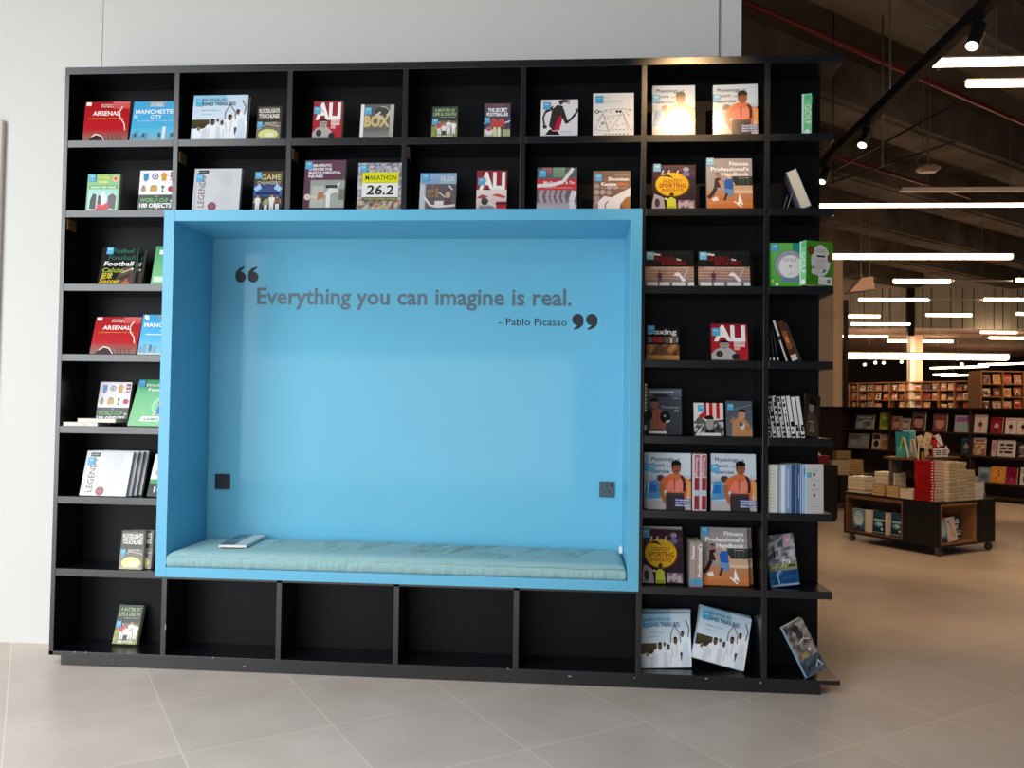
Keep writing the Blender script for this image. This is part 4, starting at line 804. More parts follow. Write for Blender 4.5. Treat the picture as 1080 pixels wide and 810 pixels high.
# ------------------------------------------------------------------ books on the unit: kind, x, y, row, w, h, t, lean, yaw, roll, label, group
COPIES = 'repeat copies of one title'
BK = [
 ('red_stadium', .200, .03, 0, .245, .220, .014, 5.5, 0, 0, 'red stadium hardback on the top shelf beside a blue one'),
 ('blue_city', .460, .03, 0, .250, .226, .014, 9.6, 0, 0, 'sky blue city hardback on the top shelf, partly behind an upright'),
 ('cricket_white', .812, .03, 0, .294, .248, .03, 6.4, 0, 0, 'wide white cricket hardback on the top shelf'),
 ('floodlight', 1.077, .03, 0, .126, .184, .025, 5.9, 0, 0, 'small dark floodlit-pitch paperback on the top shelf'),
 ('ali', 1.387, .03, 0, .154, .207, .03, 6.3, 0, 0, 'red paperback with huge white three-letter title on the top shelf'),
 ('box', 1.645, .03, 0, .173, .189, .02, 8.3, 0, 0, 'grey boxing paperback with gold letters on the top shelf'),
 ('matter', 1.996, .03, 0, .132, .170, .022, 7.3, 0, 0, 'small dark green football paperback on the top shelf'),
 ('secret', 2.265, .03, 0, .134, .184, .025, 7.8, 0, 0, 'dark purple paperback with red-shirted figures on the top shelf'),
 ('runner', 2.580, .03, 0, .187, .203, .02, 8.8, 0, 0, 'white paperback showing a running figure in black and red'),
 ('diagram', 2.851, .03, 0, .204, .234, .02, 8.4, 0, 0, 'cream book with black line diagrams on the top shelf'),
 ('physiology_plain', 3.150, .03, 0, .211, .262, .035, 5.2, 0, 0, 'sports science hardback washed out by the spotlight glare'),
 ('physiology', 3.452, .03, 0, .216, .263, .035, 5.5, -3, 0, 'sports science hardback beside the glare-lit copy on the top shelf'),
 ('green_kids', .193, .03, 1, .176, .200, .02, 5.2, 0, 0, 'green football book with cartoon shirts on the second shelf'),
 ('objects', .487, .03, 1, .196, .219, .022, 5.3, 0, 0, 'white and dark green emblem-covered book on the second shelf'),
 ('legends', .806, .03, 1, .251, .229, .022, 7.2, 0, 0, 'silver hardback with sideways title on the second shelf'),
 ('changers', 1.078, .03, 1, .151, .213, .022, 7.6, 0, 0, 'blue and bronze footballers paperback on the second shelf'),
 ('therapy', 1.375, .03, 1, .214, .270, .025, 6.9, 0, 0, 'plum therapy textbook with a treatment photo on the second shelf'),
 ('marathon', 1.665, .03, 1, .230, .253, .02, 6.7, 0, 0, 'running book with yellow race bib on a crowd picture'),
 ('greyphoto', 1.967, .03, 1, .186, .198, .02, 8.7, 0, 0, 'pale grey photo book on the second shelf above the alcove'),
 ('ali_second', 2.242, .03, 1, .154, .208, .03, 7.7, 0, 0, 'red and white paperback with glare painted on its lower half, second shelf'),
 ('redlife', 2.572, .03, 1, .201, .224, .02, 8.6, 0, 0, 'paperback with red title band over running legs'),
 ('karate', 2.847, .03, 1, .186, .206, .02, 10.2, 0, 0, 'brown martial arts paperback showing a white sleeve'),
 ('insights', 3.154, .03, 1, .215, .226, .03, 4.6, 0, 0, 'sports book with a big yellow ball, lit warm on the second shelf'),
 ('handbook', 3.428, .03, 1, .222, .262, .03, 8.0, 0, 0, 'fitness hardback lit warm on the second shelf'),
 ('world_football', .276, .03, 2, .190, .205, .022, 13, 0, 0, 'black paperback with a title in six languages'),
 ('world_football', .300, .062, 2, .190, .205, .022, 13, 0, 0, 'second black paperback behind the six-language one'),
 ('green_cut', .527, .03, 2, .115, .215, .012, 14, 0, 0, 'green booklet half hidden behind the alcove on the third shelf'),
 ('boxhist', 3.136, .03, 2, .240, .181, .03, 8.3, 0, 0, 'black-topped wide boxing book with glare beside the alcove edge'),
 ('boxhist', 3.403, .03, 2, .252, .181, .03, 9.5, 0, 0, 'black-topped wide boxing book, clear picture of the ring'),
 ('red_stadium', .274, .03, 3, .250, .206, .014, 15.9, 0, 0, 'red stadium hardback on the fourth shelf'),
 ('blue_city_cut', .495, .035, 3, .178, .218, .014, 13.1, 0, 0, 'sky blue city hardback on the fourth shelf'),
 ('boxing', 3.106, .03, 3, .163, .165, .022, 5.1, 0, 0, 'small black boxing book with a brown lower picture'),
 ('ali', 3.434, .03, 3, .178, .186, .025, 13, 0, 0, 'red paperback with huge white title on the fourth shelf'),
 ('objects', .212, .135, 4, .176, .232, .03, 12.1, 0, 0, 'emblem-covered dark book standing behind two flat books'),
 ('green_guide', .476, .02, 4, .214, .267, .012, 25, 0, 0, 'large green booklet leaning back on the fifth shelf'),
 ('portrait', 3.119, .035, 4, .171, .232, .035, 9.2, 0, 0, 'large dark hardback showing a boxer in black gloves'),
 ('ali_flag', 3.335, .033, 4, .144, .164, .02, 10.5, 0, 0, 'small square book with red flag stripes over a face'),
 ('boxer', 3.484, .033, 4, .126, .176, .02, 10.1, 0, 0, 'grey paperback of a bare-chested boxer'),
 ('legends', .252, .010, 5, .250, .236, .018, 16.7, 0, 0, 'front silver hardback of the leaning row on the sixth shelf'),
 ('legends', .2665, .034, 5, .250, .236, .018, 16.7, 0, 0, 'second silver hardback in the leaning row'),
 ('legends', .281, .058, 5, .250, .236, .018, 16.7, 0, 0, 'third silver hardback in the leaning row'),
 ('legends', .2955, .082, 5, .250, .236, .018, 16.7, 0, 0, 'rearmost silver hardback in the leaning row'),
 ('objects_cut', .533, .02, 5, .100, .228, .02, 22, 0, 0, 'emblem-covered book half hidden behind the alcove on the sixth shelf'),
 ('physiology', 3.143, .012, 5, .211, .276, .028, 5.1, 0, 0, 'front sports science hardback beside the alcove, sixth shelf'),
 ('physiology', 3.129, .046, 5, .211, .276, .028, 5.1, 0, 0, 'sports science hardback just behind the front copy, sixth shelf'),
 ('physiology', 3.455, .013, 5, .216, .278, .028, 6.6, 0, 0, 'sports science hardback facing out beside two pink spines'),
 ('physiology', 3.462, .047, 5, .216, .272, .028, 6.6, 0, 0, 'sports science hardback tucked behind the one facing out'),
 ('floodlight', .406, .021, 6, .124, .196, .022, 7, 0, 0, 'front floodlit-pitch paperback on the seventh shelf'),
 ('floodlight', .438, .049, 6, .124, .196, .022, 7, 0, 0, 'second floodlit-pitch paperback behind the front one'),
 ('insights', 3.119, .05, 6, .206, .262, .028, 13, 0, 0, 'dark sports book with a big yellow ball on the seventh shelf'),
 ('white', 3.119, .086, 6, .206, .276, .012, 13, 0, 0, 'thin white book peeping over the yellow ball book'),
 ('handbook', 3.424, .046, 6, .225, .280, .03, 13, 0, 0, 'fitness hardback on the seventh shelf, clear of the spotlight'),
 ('handbook', 3.452, .085, 6, .225, .276, .03, 13, 0, 0, 'fitness hardback standing behind the front one, seventh shelf'),
 ('matter', .325, .125, 7, .132, .200, .03, 20, 0, 0, 'small dark green football paperback on the lowest shelf'),
 ('cricket_white', 3.146, .088, 7, .252, .262, .03, 4.3, 6, -1.2, 'upright wide white cricket book on the lowest shelf'),
 ('cricket_white', 3.148, .128, 7, .252, .276, .03, 4.3, 6, 0, 'cricket book behind the upright one, only its top showing'),
 ('cricket_white', 3.391, .050, 7, .258, .256, .03, 20, 7.5, 15.4, 'front tilted white cricket book on the lowest shelf'),
 ('cricket_white', 3.400, .094, 7, .258, .256, .03, 20, 7.5, 13.6, 'second tilted cricket book behind the front tilted one'),
 ('sea_box', 3.716, .065, 6, .142, .250, .02, 4, 7, -6.4, 'blue and grey sea book alone on the open end, tilted'),
 ('grey_action', 3.856, .022, 7, .112, .262, .03, 8.5, 12, -25.2, 'grey hardback tipped on its corner at the lowest open end'),
]
for k, x, y, r, w, h, t, ln, yw, rl, lab in BK:
    book(k, w, h, t, (x, y, SZ[r]), lab, ln, yw, rl, group=None)
# two flat books on the fifth shelf
def flat_book(w, d, h, loc, label, col, rz=0.0, pages=None, name='book', group=None):
    o = thing(name, label, 'book', loc, rz, group); b = MB(); c = lin(col)
    b.rbox(-w / 2, -d / 2, 0, w / 2, d / 2, .0016, .0004, 0, c); b.rbox(-w / 2, -d / 2, h - .0016, w / 2, d / 2, h, .0004, 0, c); b.box(-w / 2, d / 2 - .0016, .0016, w / 2, d / 2, h - .0016, 0, c)
    b.build('cover', M_print, o)
    b = MB(); b.box(-w / 2 + .0015, -d / 2 + .0012, .0016, w / 2 - .0015, d / 2 - .0016, h - .0016); b.build('page_block', pages or M_pages, o)
    return o
flat_book(.185, .12, .0195, (.122, .068, SZ[4] + .0004), 'white book lying flat at the bottom on the fifth shelf', 'ece9e4', .03, M_pagesw)
flat_book(.215, .12, .0195, (.215, .066, SZ[4] + .0203), 'cream book lying flat across the white one', 'e4dcc8', -.06, M_pagesw)

# books standing spine outwards
def spine_kind(name, spinecol, blocks, front=None, col=None, text=None):
    def sp(a):
        a.rect(0, 0, 1, 1, spinecol)
        for x0, y0, x1, y1, c in blocks: a.rect(x0, y0, x1, y1, c)
        if text: a.text(text[0], text[2], text[3], text[4], text[1], text[5], rot=text[6], bold=.01)
    KIND[name] = (front or art_white, sp, col or spinecol, spinecol, 0, None)
spine_kind('spine_phys', 'd8c4c8', [(.3, .02, .95, .58, '8c2c3c'), (.3, .26, .95, .36, 'a8c4d8'), (.3, .6, .95, .98, 'a85a68')], text=('Physiology', 'f0e4e4', .45, .94, .34, .34, -90))
spine_kind('spine_fit', 'a4948e', [(.05, .03, .95, .17, '4c9cc4')], text=('Fitness', 'f6f4f4', .78, .62, .5, .3, 90))
spine_kind('spine_fit_wide', 'a4948e', [(.05, .03, .95, .17, '4c9cc4')], text=("Professional's", 'f6f4f4', .85, .22, .6, .74, 90))
spine_kind('spine_thinblack', '16161a', [(.2, .02, .9, .1, 'd8d6d4'), (.3, .2, .7, .8, '3c3c40')], art_boxer)
spine_kind('spine_white_edge', '2a2a2c', [(.0, .0, .5, .5, 'd8d8da'), (.1, .6, .9, .97, 'c8c8c8')], art_boxing)
spine_kind('spine_brown', '4a2a1c', [(.1, .3, .9, .75, '8c5030'), (.0, .0, 1, .15, 'd8ccc0'), (.3, .45, .7, .6, 'c08050')], art_boxing)
spine_kind('spine_darkbrown', '3a342e', [(.2, .1, .5, .6, '5c4c40')], art_darkwoman)
for i in range(8):
    R = random.Random(i + 50)
    spine_kind('spine_patchy_%d' % i, 'd4d4d8' if i > 3 else 'b8b8b8', [(R.random() * .5, .03 + .12 * j, .5 + R.random() * .5, .03 + .12 * j + .05 + R.random() * .07, R.choice(('18181a', '2c2c2e', '101012'))) for j in range(8 if i < 5 else 3)] + [(.82, 0, 1, 1, '1a1a1c')], art_darkwoman, '1a1a1c')
spine_kind('spine_fatwhite', 'ccd0c4', [(.04, .3, .5, .3 + .008, '8a8c84')] + [(.05, .1 + .07 * j, .7, .106 + .07 * j, '8c9088') for j in range(12)], art_white)
for i, (c, bl) in enumerate((('a0b4cc', [(.0, .0, .3, 1, '54709c')]), ('dce4ec', [(.6, 0, 1, 1, '9cb4d0')]), ('7c94b4', [(.6, 0, 1, 1, '34507c'), (.1, .1, .3, .9, 'a8c0dc')]), ('34486c', [(.4, .0, .6, 1, '8c94bc')]),
                              ('48648c', [(.5, 0, .8, 1, '9cc0dc'), (.1, .3, .2, .8, 'd8e4f0')]), ('6ca4cc', [(.3, .78, .9, .92, '0c6c8c'), (.0, 0, .2, 1, 'd0e0ec')]), ('b8dcf0', [(.2, .05 + 0, .6, .95, 'e8f4fc')]))):
    spine_kind('spine_blue_%d' % i, c, bl, art_white_marks)
def upright(kind, dep, h, t, x, row, label, lean=0.0, y=.02, yaw=90, group=None):
    return book(kind, dep, h, t, (x, y + dep / 2, SZ[row]), label, lean, yaw, 0, group)
ORD = ['first', 'second', 'third', 'fourth', 'fifth', 'sixth', 'seventh', 'eighth', 'ninth', 'tenth', 'eleventh', 'twelfth', 'thirteenth', 'fourteenth', 'fifteenth', 'sixteenth']
upright('spine_phys', .2, .276, .034, 3.289, 5, 'pink-spined textbook next to the front sports science hardback')
upright('spine_phys', .2, .276, .034, 3.3245, 5, 'pink-spined textbook touching the other outward-facing science hardback', y=.022)
upright('spine_fit', .18, .215, .030, 3.277, 6, 'spine-out fitness book with pale blue foot, seventh shelf', y=.03)
upright('spine_fit_wide', .18, .215, .030, 3.3085, 6, 'second spine-out fitness book, touching the facing handbook', y=.032)
spine_kind('spine_striped', '1c1c1e', [(.1, .45 + .068 * j, .9, .5 + .068 * j, 'cfc4ac') for j in range(8)] + [(.1, .1, .9, .2, 'b8b0a0')], art_boxer)
upright('spine_striped', .15, .262, .0135, 3.0305, 4, 'narrow cream-striped spine squeezed beside the large dark boxer hardback')
upright('spine_thinblack', .15, .17, .010, 3.630, 3, 'first thin black book of the leaning row on the open end', 4)
upright('spine_thinblack', .15, .175, .010, 3.648, 3, 'second thin black book of the leaning row on the open end', 7)
upright('spine_thinblack', .15, .18, .010, 3.668, 3, 'third thin black book of the leaning row on the open end', 10)
upright('spine_white_edge', .15, .215, .013, 3.714, 3, 'white-edged book leaning on the thin black ones', 19)
upright('spine_brown', .15, .205, .028, 3.757, 3, 'thick brown-spined book leaning on the open end', 21)
upright('spine_darkbrown', .15, .2, .012, 3.775, 3, 'dark outer book ending the leaning row on the open end', 21.5)
for i in range(8):
    upright('spine_patchy_%d' % i, .15, .200 + .002 * (i % 3), .021, 3.638 + .0215 * i * 1.06, 4, '%s black and white spine of the leaning row, open end' % ORD[i], 8.5)
book('darkwoman', .115, .205, .010, (3.835, .06, SZ[4]), 'dark photo-covered book ending the black and white row', 3, 38, 7.5)
xx = 3.617
for i, (k, t, h) in enumerate((('spine_fatwhite', .046, .232), ('spine_blue_0', .016, .23), ('spine_blue_1', .026, .232), ('spine_blue_2', .036, .236), ('spine_blue_3', .018, .236), ('spine_blue_4', .02, .236), ('spine_blue_5', .018, .236))):
    xx += t; upright(k, .15, h, t - .001, xx, 5, ('thick white-spined book starting the blue row on the open end' if i == 0 else '%s blue-toned spine of the upright row, open end' % ORD[i - 1]), y=.012)
book('white_marks', .088, .238, .018, (xx + .040, .006, SZ[5]), 'pale book with three small marks facing out, open end', 1, 10, 0)
# boxed golf sets and the golf spine higher up
upright('golf_disc', .13, .205, .045, 3.835, 0, 'narrow green golf box on the top shelf of the open end', y=.02, yaw=74)
book('golf_disc', .158, .214, .045, (3.6945, .012, SZ[2]), 'green golf gift box with a white disc in its window', 0, 0, 0, name='boxed_book', pages=M_pagesw)
book('golf_back', .158, .214, .045, (3.844, -.028, SZ[2]), 'turned green golf gift box showing its printed back', 0, 24, 0, name='boxed_book', pages=M_pagesw)
# book on a wire easel seen from its edge
eb = book('silverbook', .17, .205, .05, (3.792, .125, SZ[1]), 'silver book seen edge-on, tipped onto a wire easel', -21, -101, 0)
es = thing('book_easel', 'thin chrome wire easel holding the edge-on silver book', 'easel', (3.757, .10, SZ[1]))
M_wire = mat('chrome_wire', 'c8c8c8', .25, metal=.9)
for dy in (-.06, .05):
    b = MB(); b.tube([(-.05, dy, .0025), (-.022, dy, .096)], .0022, 8); b.build('strut', M_wire, es)
b = MB(); b.tube([(-.022, -.06, .096), (-.022, .05, .096)], .0022, 8); b.tube([(-.05, -.06, .0025), (.012, -.06, .0025)], .0022, 8); b.tube([(-.05, .05, .0025), (.012, .05, .0025)], .0022, 8); b.build('frame', M_wire, es)
# ------------------------------------------------------------------ helpers for the shop behind
class Frame:
    """a local frame on the floor: x along the furniture, y away from its front"""
    def __init__(s, ox, oy, deg): s.o = Vector((ox, oy, 0)); s.a = math.radians(deg); s.deg = deg; s.c, s.s = math.cos(s.a), math.sin(s.a)
    def __call__(s, x, y, z=0.0): return (s.o.x + x * s.c - y * s.s, s.o.y + x * s.s + y * s.c, z)
def simple_kind(name, base, c2, c3, style=0, seed=0):
    def art(a):
        R = random.Random(seed); a.rect(0, 0, 1, 1, base)
        if style == 0: a.rect(.08, .62, .92, .9, c2); a.ell(.5, .34, .3, .22, c3)
        elif style == 1: a.photo(0, 0, 1, .7, [base, c2, c3, c2], 4, 5, seed); a.rect(.1, .76, .9, .86, c3)
        elif style == 2: a.ell(.5, .45, .32, .3, c2); a.ell(.5, .62, .34, .16, c3, 16, 0, 180); a.rect(.2, .06, .8, .14, c3)
        elif style == 3: a.rect(0, 0, 1, .4, c2); a.line([(.2, .2), (.5, .8), (.8, .2)], .1, c3)
        elif style == 4: a.person(.5, .08, .6, c3, legs=c2); a.rect(.1, .84, .9, .92, c2)
        else:
            for j in range(3): a.rect(.15, .2 + .22 * j, .85, .34 + .22 * j, c2); a.circ(.3 + .4 * R.random(), .27 + .22 * j, .06, c3)
    KIND[name] = (art, None, base, base, 0, None); return name
M_dwood = mat('dark_brown_wood', '38241c', 0.5, noise=(6, .2, (1, 1, 9)))
M_tan = mat('tan_wood', '9a6c40', 0.5, noise=(6, .18, (1, 1, 9)))
M_brown = mat('brown_veneer', '6a4930', 0.5, noise=(8, .2, (9, 1, 1)))
M_blackw = mat('black_veneer', '0a0908', 0.45)
M_rubber = mat('grey_rubber', '4a4644', 0.6)

# ------------------------------------------------------------------ display table on castors
CT = Frame(6.11, 3.95, 34)
def castor_parts(parent, x, y):
    b = MB(); b.box(x - .022, y - .022, .072, x + .022, y + .022, .086); b.tube([(x, y, .06), (x, y, .075)], .011, 8)
    for sx in (-.016, .013): b.box(x + sx, y - .018, .028, x + sx + .003, y + .014, .066)
    c = b.build('castor', M_steel, parent)
    b = MB(); b.tube([(x - .011, y - .008, .036), (x + .011, y - .008, .036)], .036, 20); b.build('wheel', M_rubber, c, smooth=False)
tb = thing('display_table', 'low dark display table on castors stacked with books', 'table', CT(0, 0), CT.a)
b = MB(); b.rbox(0, 0, .49, .91, 1.06, .512, .002); b.build('tabletop', M_blackw, tb)
b = MB(); b.box(0, 0, .086, .91, 1.06, .106); b.build('base_board', M_blackw, tb)
b = MB(); b.box(.001, .0, .106, .02, .38, .49); b.box(.63, .001, .106, .91, .02, .49); b.box(.89, .02, .106, .91, 1.06, .49); b.box(.0, 1.04, .106, .89, 1.06, .49); b.build('black_panel', M_blackw, tb)
b = MB(); b.box(.002, .38, .106, .36, .398, .49); b.box(.002, 1.022, .106, .36, 1.04, .49); b.box(.34, .398, .106, .36, 1.022, .49); b.box(.002, .398, .106, .34, 1.022, .122); b.box(.002, .398, .455, .34, 1.022, .49); b.build('long_cubby', M_brown, tb)
b = MB(); b.box(.021, .002, .106, .04, .36, .49); b.box(.61, .021, .106, .629, .36, .49); b.box(.04, .34, .106, .61, .36, .49); b.box(.04, .002, .106, .61, .34, .122); b.box(.04, .002, .468, .61, .34, .49); b.build('end_cubby', M_tan, tb)
for x, y in ((.05, .05), (.86, .05), (.05, 1.0), (.86, 1.0)): castor_parts(tb, x, y)

def art_sea_blue(a):
    a.rect(0, 0, 1, 1, '2c5078', '6c94b4'); a.ell(.5, .55, .4, .36, '9cbcd4'); a.ell(.5, .5, .3, .26, 'c4d8e4'); a.poly([(.42, .1), (.5, .34), (.58, .1)], '16222e'); a.rect(.42, .2, .58, .23, '16222e'); a.rect(.3, .66, .7, .69, '5c7c9c'); a.rect(.34, .56, .66, .58, '5c7c9c'); a.rect(0, 0, 1, .08, '1c3450')
def art_wave(a):
    a.rect(0, 0, 1, 1, '1c2c3c', '2c4458'); a.rect(.06, .56, 1, .66, '9cb8c8'); a.ell(.45, .42, .34, .12, '5c9cbc'); a.ell(.5, .44, .2, .06, 'a8ccdc'); a.rect(.05, .04, .9, .08, '8ca4b4'); a.circ(.72, .22, .09, 'd0d8dc'); a.ell(.5, .82, .4, .1, '24506c')
def art_will(a):
    a.rect(0, 0, 1, 1, '101214'); a.rect(0, .9, 1, 1, '3a4448')
    for t, y, f, x in (('FREE', .68, .66, .2), ('WE', .45, .4, .34), ('WILLS', .22, .8, .14)): a.text(t, x, y, .17, 'e2e4e4', f, bold=.04)
    a.rect(.1, .06, .9, .12, '8c9094')
def art_pinkwhite(a):
    a.rect(0, 0, 1, 1, 'dcd0cc'); a.line([(.3, .9), (.45, .7), (.5, .5), (.7, .3), (.8, .14)], .06, '4c4448'); a.line([(.14, .88), (.26, .8)], .1, '3c4c3c'); a.ell(.5, .4, .2, .2, 'd8b0a8')
KIND['sea_blue'] = (art_sea_blue, None, '5c84a8', '2c5078', 0, None); KIND['wave'] = (art_wave, None, '24384c', 'c8c4bc', 0, None)
KIND['will'] = (art_will, None, '16181a', '16181a', 0, None); KIND['pinkwhite'] = (art_pinkwhite, None, 'dcd0cc', '9cb4c4', 0, None)
KIND['white_spine'] = (art_white, None, 'd4cec4', 'd4cec4', 0, None)
YL = CT.deg - 90        # faces the long cubby's opening
def in_table(kind, x, y, z, w, h, t, label, deg, lean=0, roll=0, pages=None): return book(kind, w, h, t, CT(x, y, z), label, lean, deg, roll, None, pages=pages)
zc = .1225
in_table('sea_blue', .03, .905, zc, .15, .225, .03, 'pale blue faced book inside the long opening of the display table', YL, 2)
for i in range(3): in_table('white_spine', .06 + .0, .79 - .022 * i, zc, .14, .225, .02, '%s white spine inside the long opening of the display table' % ORD[i], YL - 90 + 180 + 0, 0) if False else book('white_spine', .14, .225, .02, CT(.17 - .07, .80 - .0215 * i, zc), '%s white spine in the long opening of the display table' % ORD[i], 0, CT.deg, 0)
in_table('wave', .03, .665, zc, .145, .225, .03, 'dark wave-covered book in the middle of the long opening', YL, 3)
book('white_spine', .14, .22, .022, CT(.10, .57, zc), 'white spine leaning between two wave-covered books', 0, CT.deg, 0)
in_table('wave', .045, .475, zc, .13, .225, .03, 'dark wave-covered book at the end of the long opening', YL, 3)
in_table('sea_blue', .115, .03, zc, .13, .225, .03, 'pale blue faced book inside the end opening of the display table', CT.deg, 4)
in_table('pinkwhite', .245, .015, zc, .14, .225, .025, 'white and pink book leaning in the end opening', CT.deg, 8, -5)
in_table('will', .385, .07, zc, .17, .235, .025, 'black book with big white words in the end opening', CT.deg, 5)

# stacks on the table: every book its own object
M_page2 = mat('cream_page_edges', 'cdbfa2', .85, spec=.1, noise=(70, .2, (.3, .3, 60)))
M_page3 = mat('pale_page_edges', 'd6ccba', .85, spec=.1, noise=(70, .16, (.3, .3, 60)))
M_page4 = mat('golden_page_edges', 'c2a676', .85, spec=.1, noise=(70, .2, (.3, .3, 60)))
def stack(fr, x, y, z0, n, w, d, h, deg, col, pages, phrase, group=None, jit=.004, seed=0, spine_mark=None):
    R = random.Random(seed)
    for i in range(n):
        nm = ORD[n - 1 - i] + ' book from the top' if i < n - 1 else 'topmost book'
        px, py, pz = fr(x + R.uniform(-jit, jit), y + R.uniform(-jit, jit), z0 + .0005 + i * (h + .0004))
        o = flat_book(w, d, h, (px, py, pz), '%s of the %s' % (nm, phrase), col if isinstance(col, str) else R.choice(col), math.radians(fr.deg + deg + R.uniform(-1.2, 1.2)), pages, 'book', group)
        if spine_mark:
            b = MB(); b.box(-w / 2 + .012, d / 2 - .0005, h * .3, -w / 2 + .03, d / 2 + .0006, h * .7); b.box(-.05, d / 2 - .0005, h * .35, .05, d / 2 + .0005, h * .6, 1); b.build('spine_print', [MATS['white_enamel'], mat('dark_red_print', '5a0a0c', .5)], o)
TZ = .512
stack(CT, .072, .155, TZ, 14, .205, .135, .0272, 90, 'a01418', M_page3, 'tall red stack at the table corner', seed=1, spine_mark=True)
stack(CT, .222, .105, TZ, 13, .135, .2, .029, 0, ['8c7c62', '9c8c70'], M_page2, 'cream stack next to the red one', seed=2)
stack(CT, .368, .105, TZ, 12, .135, .2, .0305, 0, ['8c7c62', '9c8c70'], M_page2, 'second cream stack along the table end', seed=3)
stack(CT, .508, .105, TZ, 9, .13, .2, .032, 0, ['8c7c62', '9c8c70'], M_page2, 'shorter cream stack along the table end', seed=4)
stack(CT, .655, .10, TZ, 6, .14, .19, .027, 0, ['c8d0dc', 'dcdce0', 'b8c4d4'], M_pagesw, 'white stack near the far table end', seed=5)
stack(CT, .12, .93, TZ, 5, .2, .2, .033, -90, ['a89c88', 'b4a894'], M_page3, 'pale wide stack at the table edge', seed=6)
stack(CT, .26, .70, TZ, 6, .235, .18, .037, -90, ['a89c88', 'b4a894'], M_page3, 'taller pale stack behind the golden ones', seed=7)
stack(CT, .075, .655, TZ, 4, .13, .13, .0265, -90, ['86683c', '947848'], M_page4, 'small golden stack before the pale one', seed=8)
stack(CT, .075, .50, TZ, 4, .13, .13, .0265, -90, ['86683c', '947848'], M_page4, 'other small golden stack on the table edge', seed=9)
stack(CT, .075, .345, TZ, 3, .14, .14, .03, -90, ['d8d4cc', 'd0c8bc'], M_page3, 'low pale stack beside the tall red one', seed=10)
simple_kind('up_purple', '8c7ca4', 'b4a8c4', '5c4c70', 0); simple_kind('up_tan', 'b08c6c', 'c8a888', '7c5840', 3); simple_kind('up_pale', 'd4d0cc', 'b8b4b4', 'a4a0a0', 5)
in_table('up_purple', .80, .06, TZ, .1, .19, .03, 'small mauve book upright near the table end', CT.deg, 4); in_table('up_pale', .865, .16, TZ, .08, .2, .03, 'pale upright book at the very end of the table', CT.deg, 3)
in_table('up_tan', .78, .22, TZ, .12, .27, .02, 'tan book standing at the back of the table end', CT.deg, 6)

# raised shelf on the table with its books
RZ = .882
rs = thing('riser_shelf', 'raised brown shelf on legs standing on the display table', 'shelf', CT(0, 0, TZ + .0), CT.a)
b = MB(); b.rbox(.12, .36, RZ - TZ, .92, .68, RZ - TZ + .022, .002); b.build('board', M_brown, rs)
for x, y in ((.87, .40), (.87, .64), (.33, .64)):
    b = MB(); b.box(x - .012, y - .012, 0.001, x + .012, y + .012, RZ - TZ); b.build('leg', M_black, rs)
b = MB(); b.box(.14, .60, .001, .30, .63, RZ - TZ); b.build('grey_panel', mat('grey_board', '5a5550', .6), rs)
ps = thing('sign_post', 'black post with a yellow label in front of the raised shelf', 'post', CT(.175, .30, TZ), CT.a)
b = MB(); b.rbox(-.035, -.012, .001, .035, .012, .50, .002); b.build('post', M_black, ps)
b = MB(); b.rbox(-.02, -.0145, .355, .018, -.012, .455, .0006); b.build('label', mat('yellow_label', 'b89a24', .5), ps)
fr = MB(); fr.tube([(-.05, .0, .38), (-.046, 0, .54), (.046, 0, .54), (.05, 0, .38)], .006, 6); fr.build('frame', MATS['white_enamel'], ps)
simple_kind('rs_teal', '2c7c8c', '3c9ca8', '8cb84c', 3); simple_kind('rs_pale_teal', '8cb4bc', '5c98a4', 'c8d8d8', 0); simple_kind('rs_cream', 'd0c0a4', 'b8a484', 'c8b89c', 5); simple_kind('rs_red', 'b0242c', '16181c', 'd8d4d0', 4)
simple_kind('rs_white', 'd8d4d4', '24242a', '8c3038', 3); simple_kind('rs_dark', '3a1c1c', 'd8d0c8', '7c2028', 3); simple_kind('rs_box', 'd4d4d4', '3c4450', '9c9ca0', 5)
RT = RZ + .0225
def on_riser(kind, x, y, w, h, t, label, deg=0, lean=0, roll=0): return book(kind, w, h, t, CT(x, y, RT), label, lean, CT.deg + deg, roll)
on_riser('rs_teal', .27, .56, .14, .25, .02, 'teal and green book standing on the raised shelf', -30, 4)
on_riser('rs_cream', .20, .45, .09, .19, .018, 'cream book leaning beside the black sign post', 40, 12, -6)
on_riser('rs_cream', .25, .40, .05, .18, .018, 'second cream book leaning by the black sign post', 60, 12, -6)
on_riser('rs_pale_teal', .44, .60, .13, .27, .02, 'pale teal book at the back of the raised shelf', -30, 6)
on_riser('rs_cream', .46, .46, .06, .24, .03, 'tall cream book tilted towards its neighbour on the raised shelf', -20, 4, 18)
on_riser('rs_cream', .54, .48, .06, .21, .03, 'cream book propped against the tilted one', -20, 4, -22)
on_riser('rs_red', .63, .50, .13, .2, .02, 'red and black book in the middle of the raised shelf', -30, 8)
on_riser('rs_box', .58, .385, .08, .085, .03, 'small white boxed book at the raised shelf edge', -30, 2)
on_riser('rs_box', .68, .385, .07, .09, .03, 'small patterned boxed book at the raised shelf edge', -30, 2)
on_riser('rs_white', .76, .46, .11, .2, .02, 'white and black book leaning over on the raised shelf', -30, 6, -22)
on_riser('rs_dark', .86, .48, .09, .19, .02, 'dark red book leaning at the end of the raised shelf', -30, 6, -24)

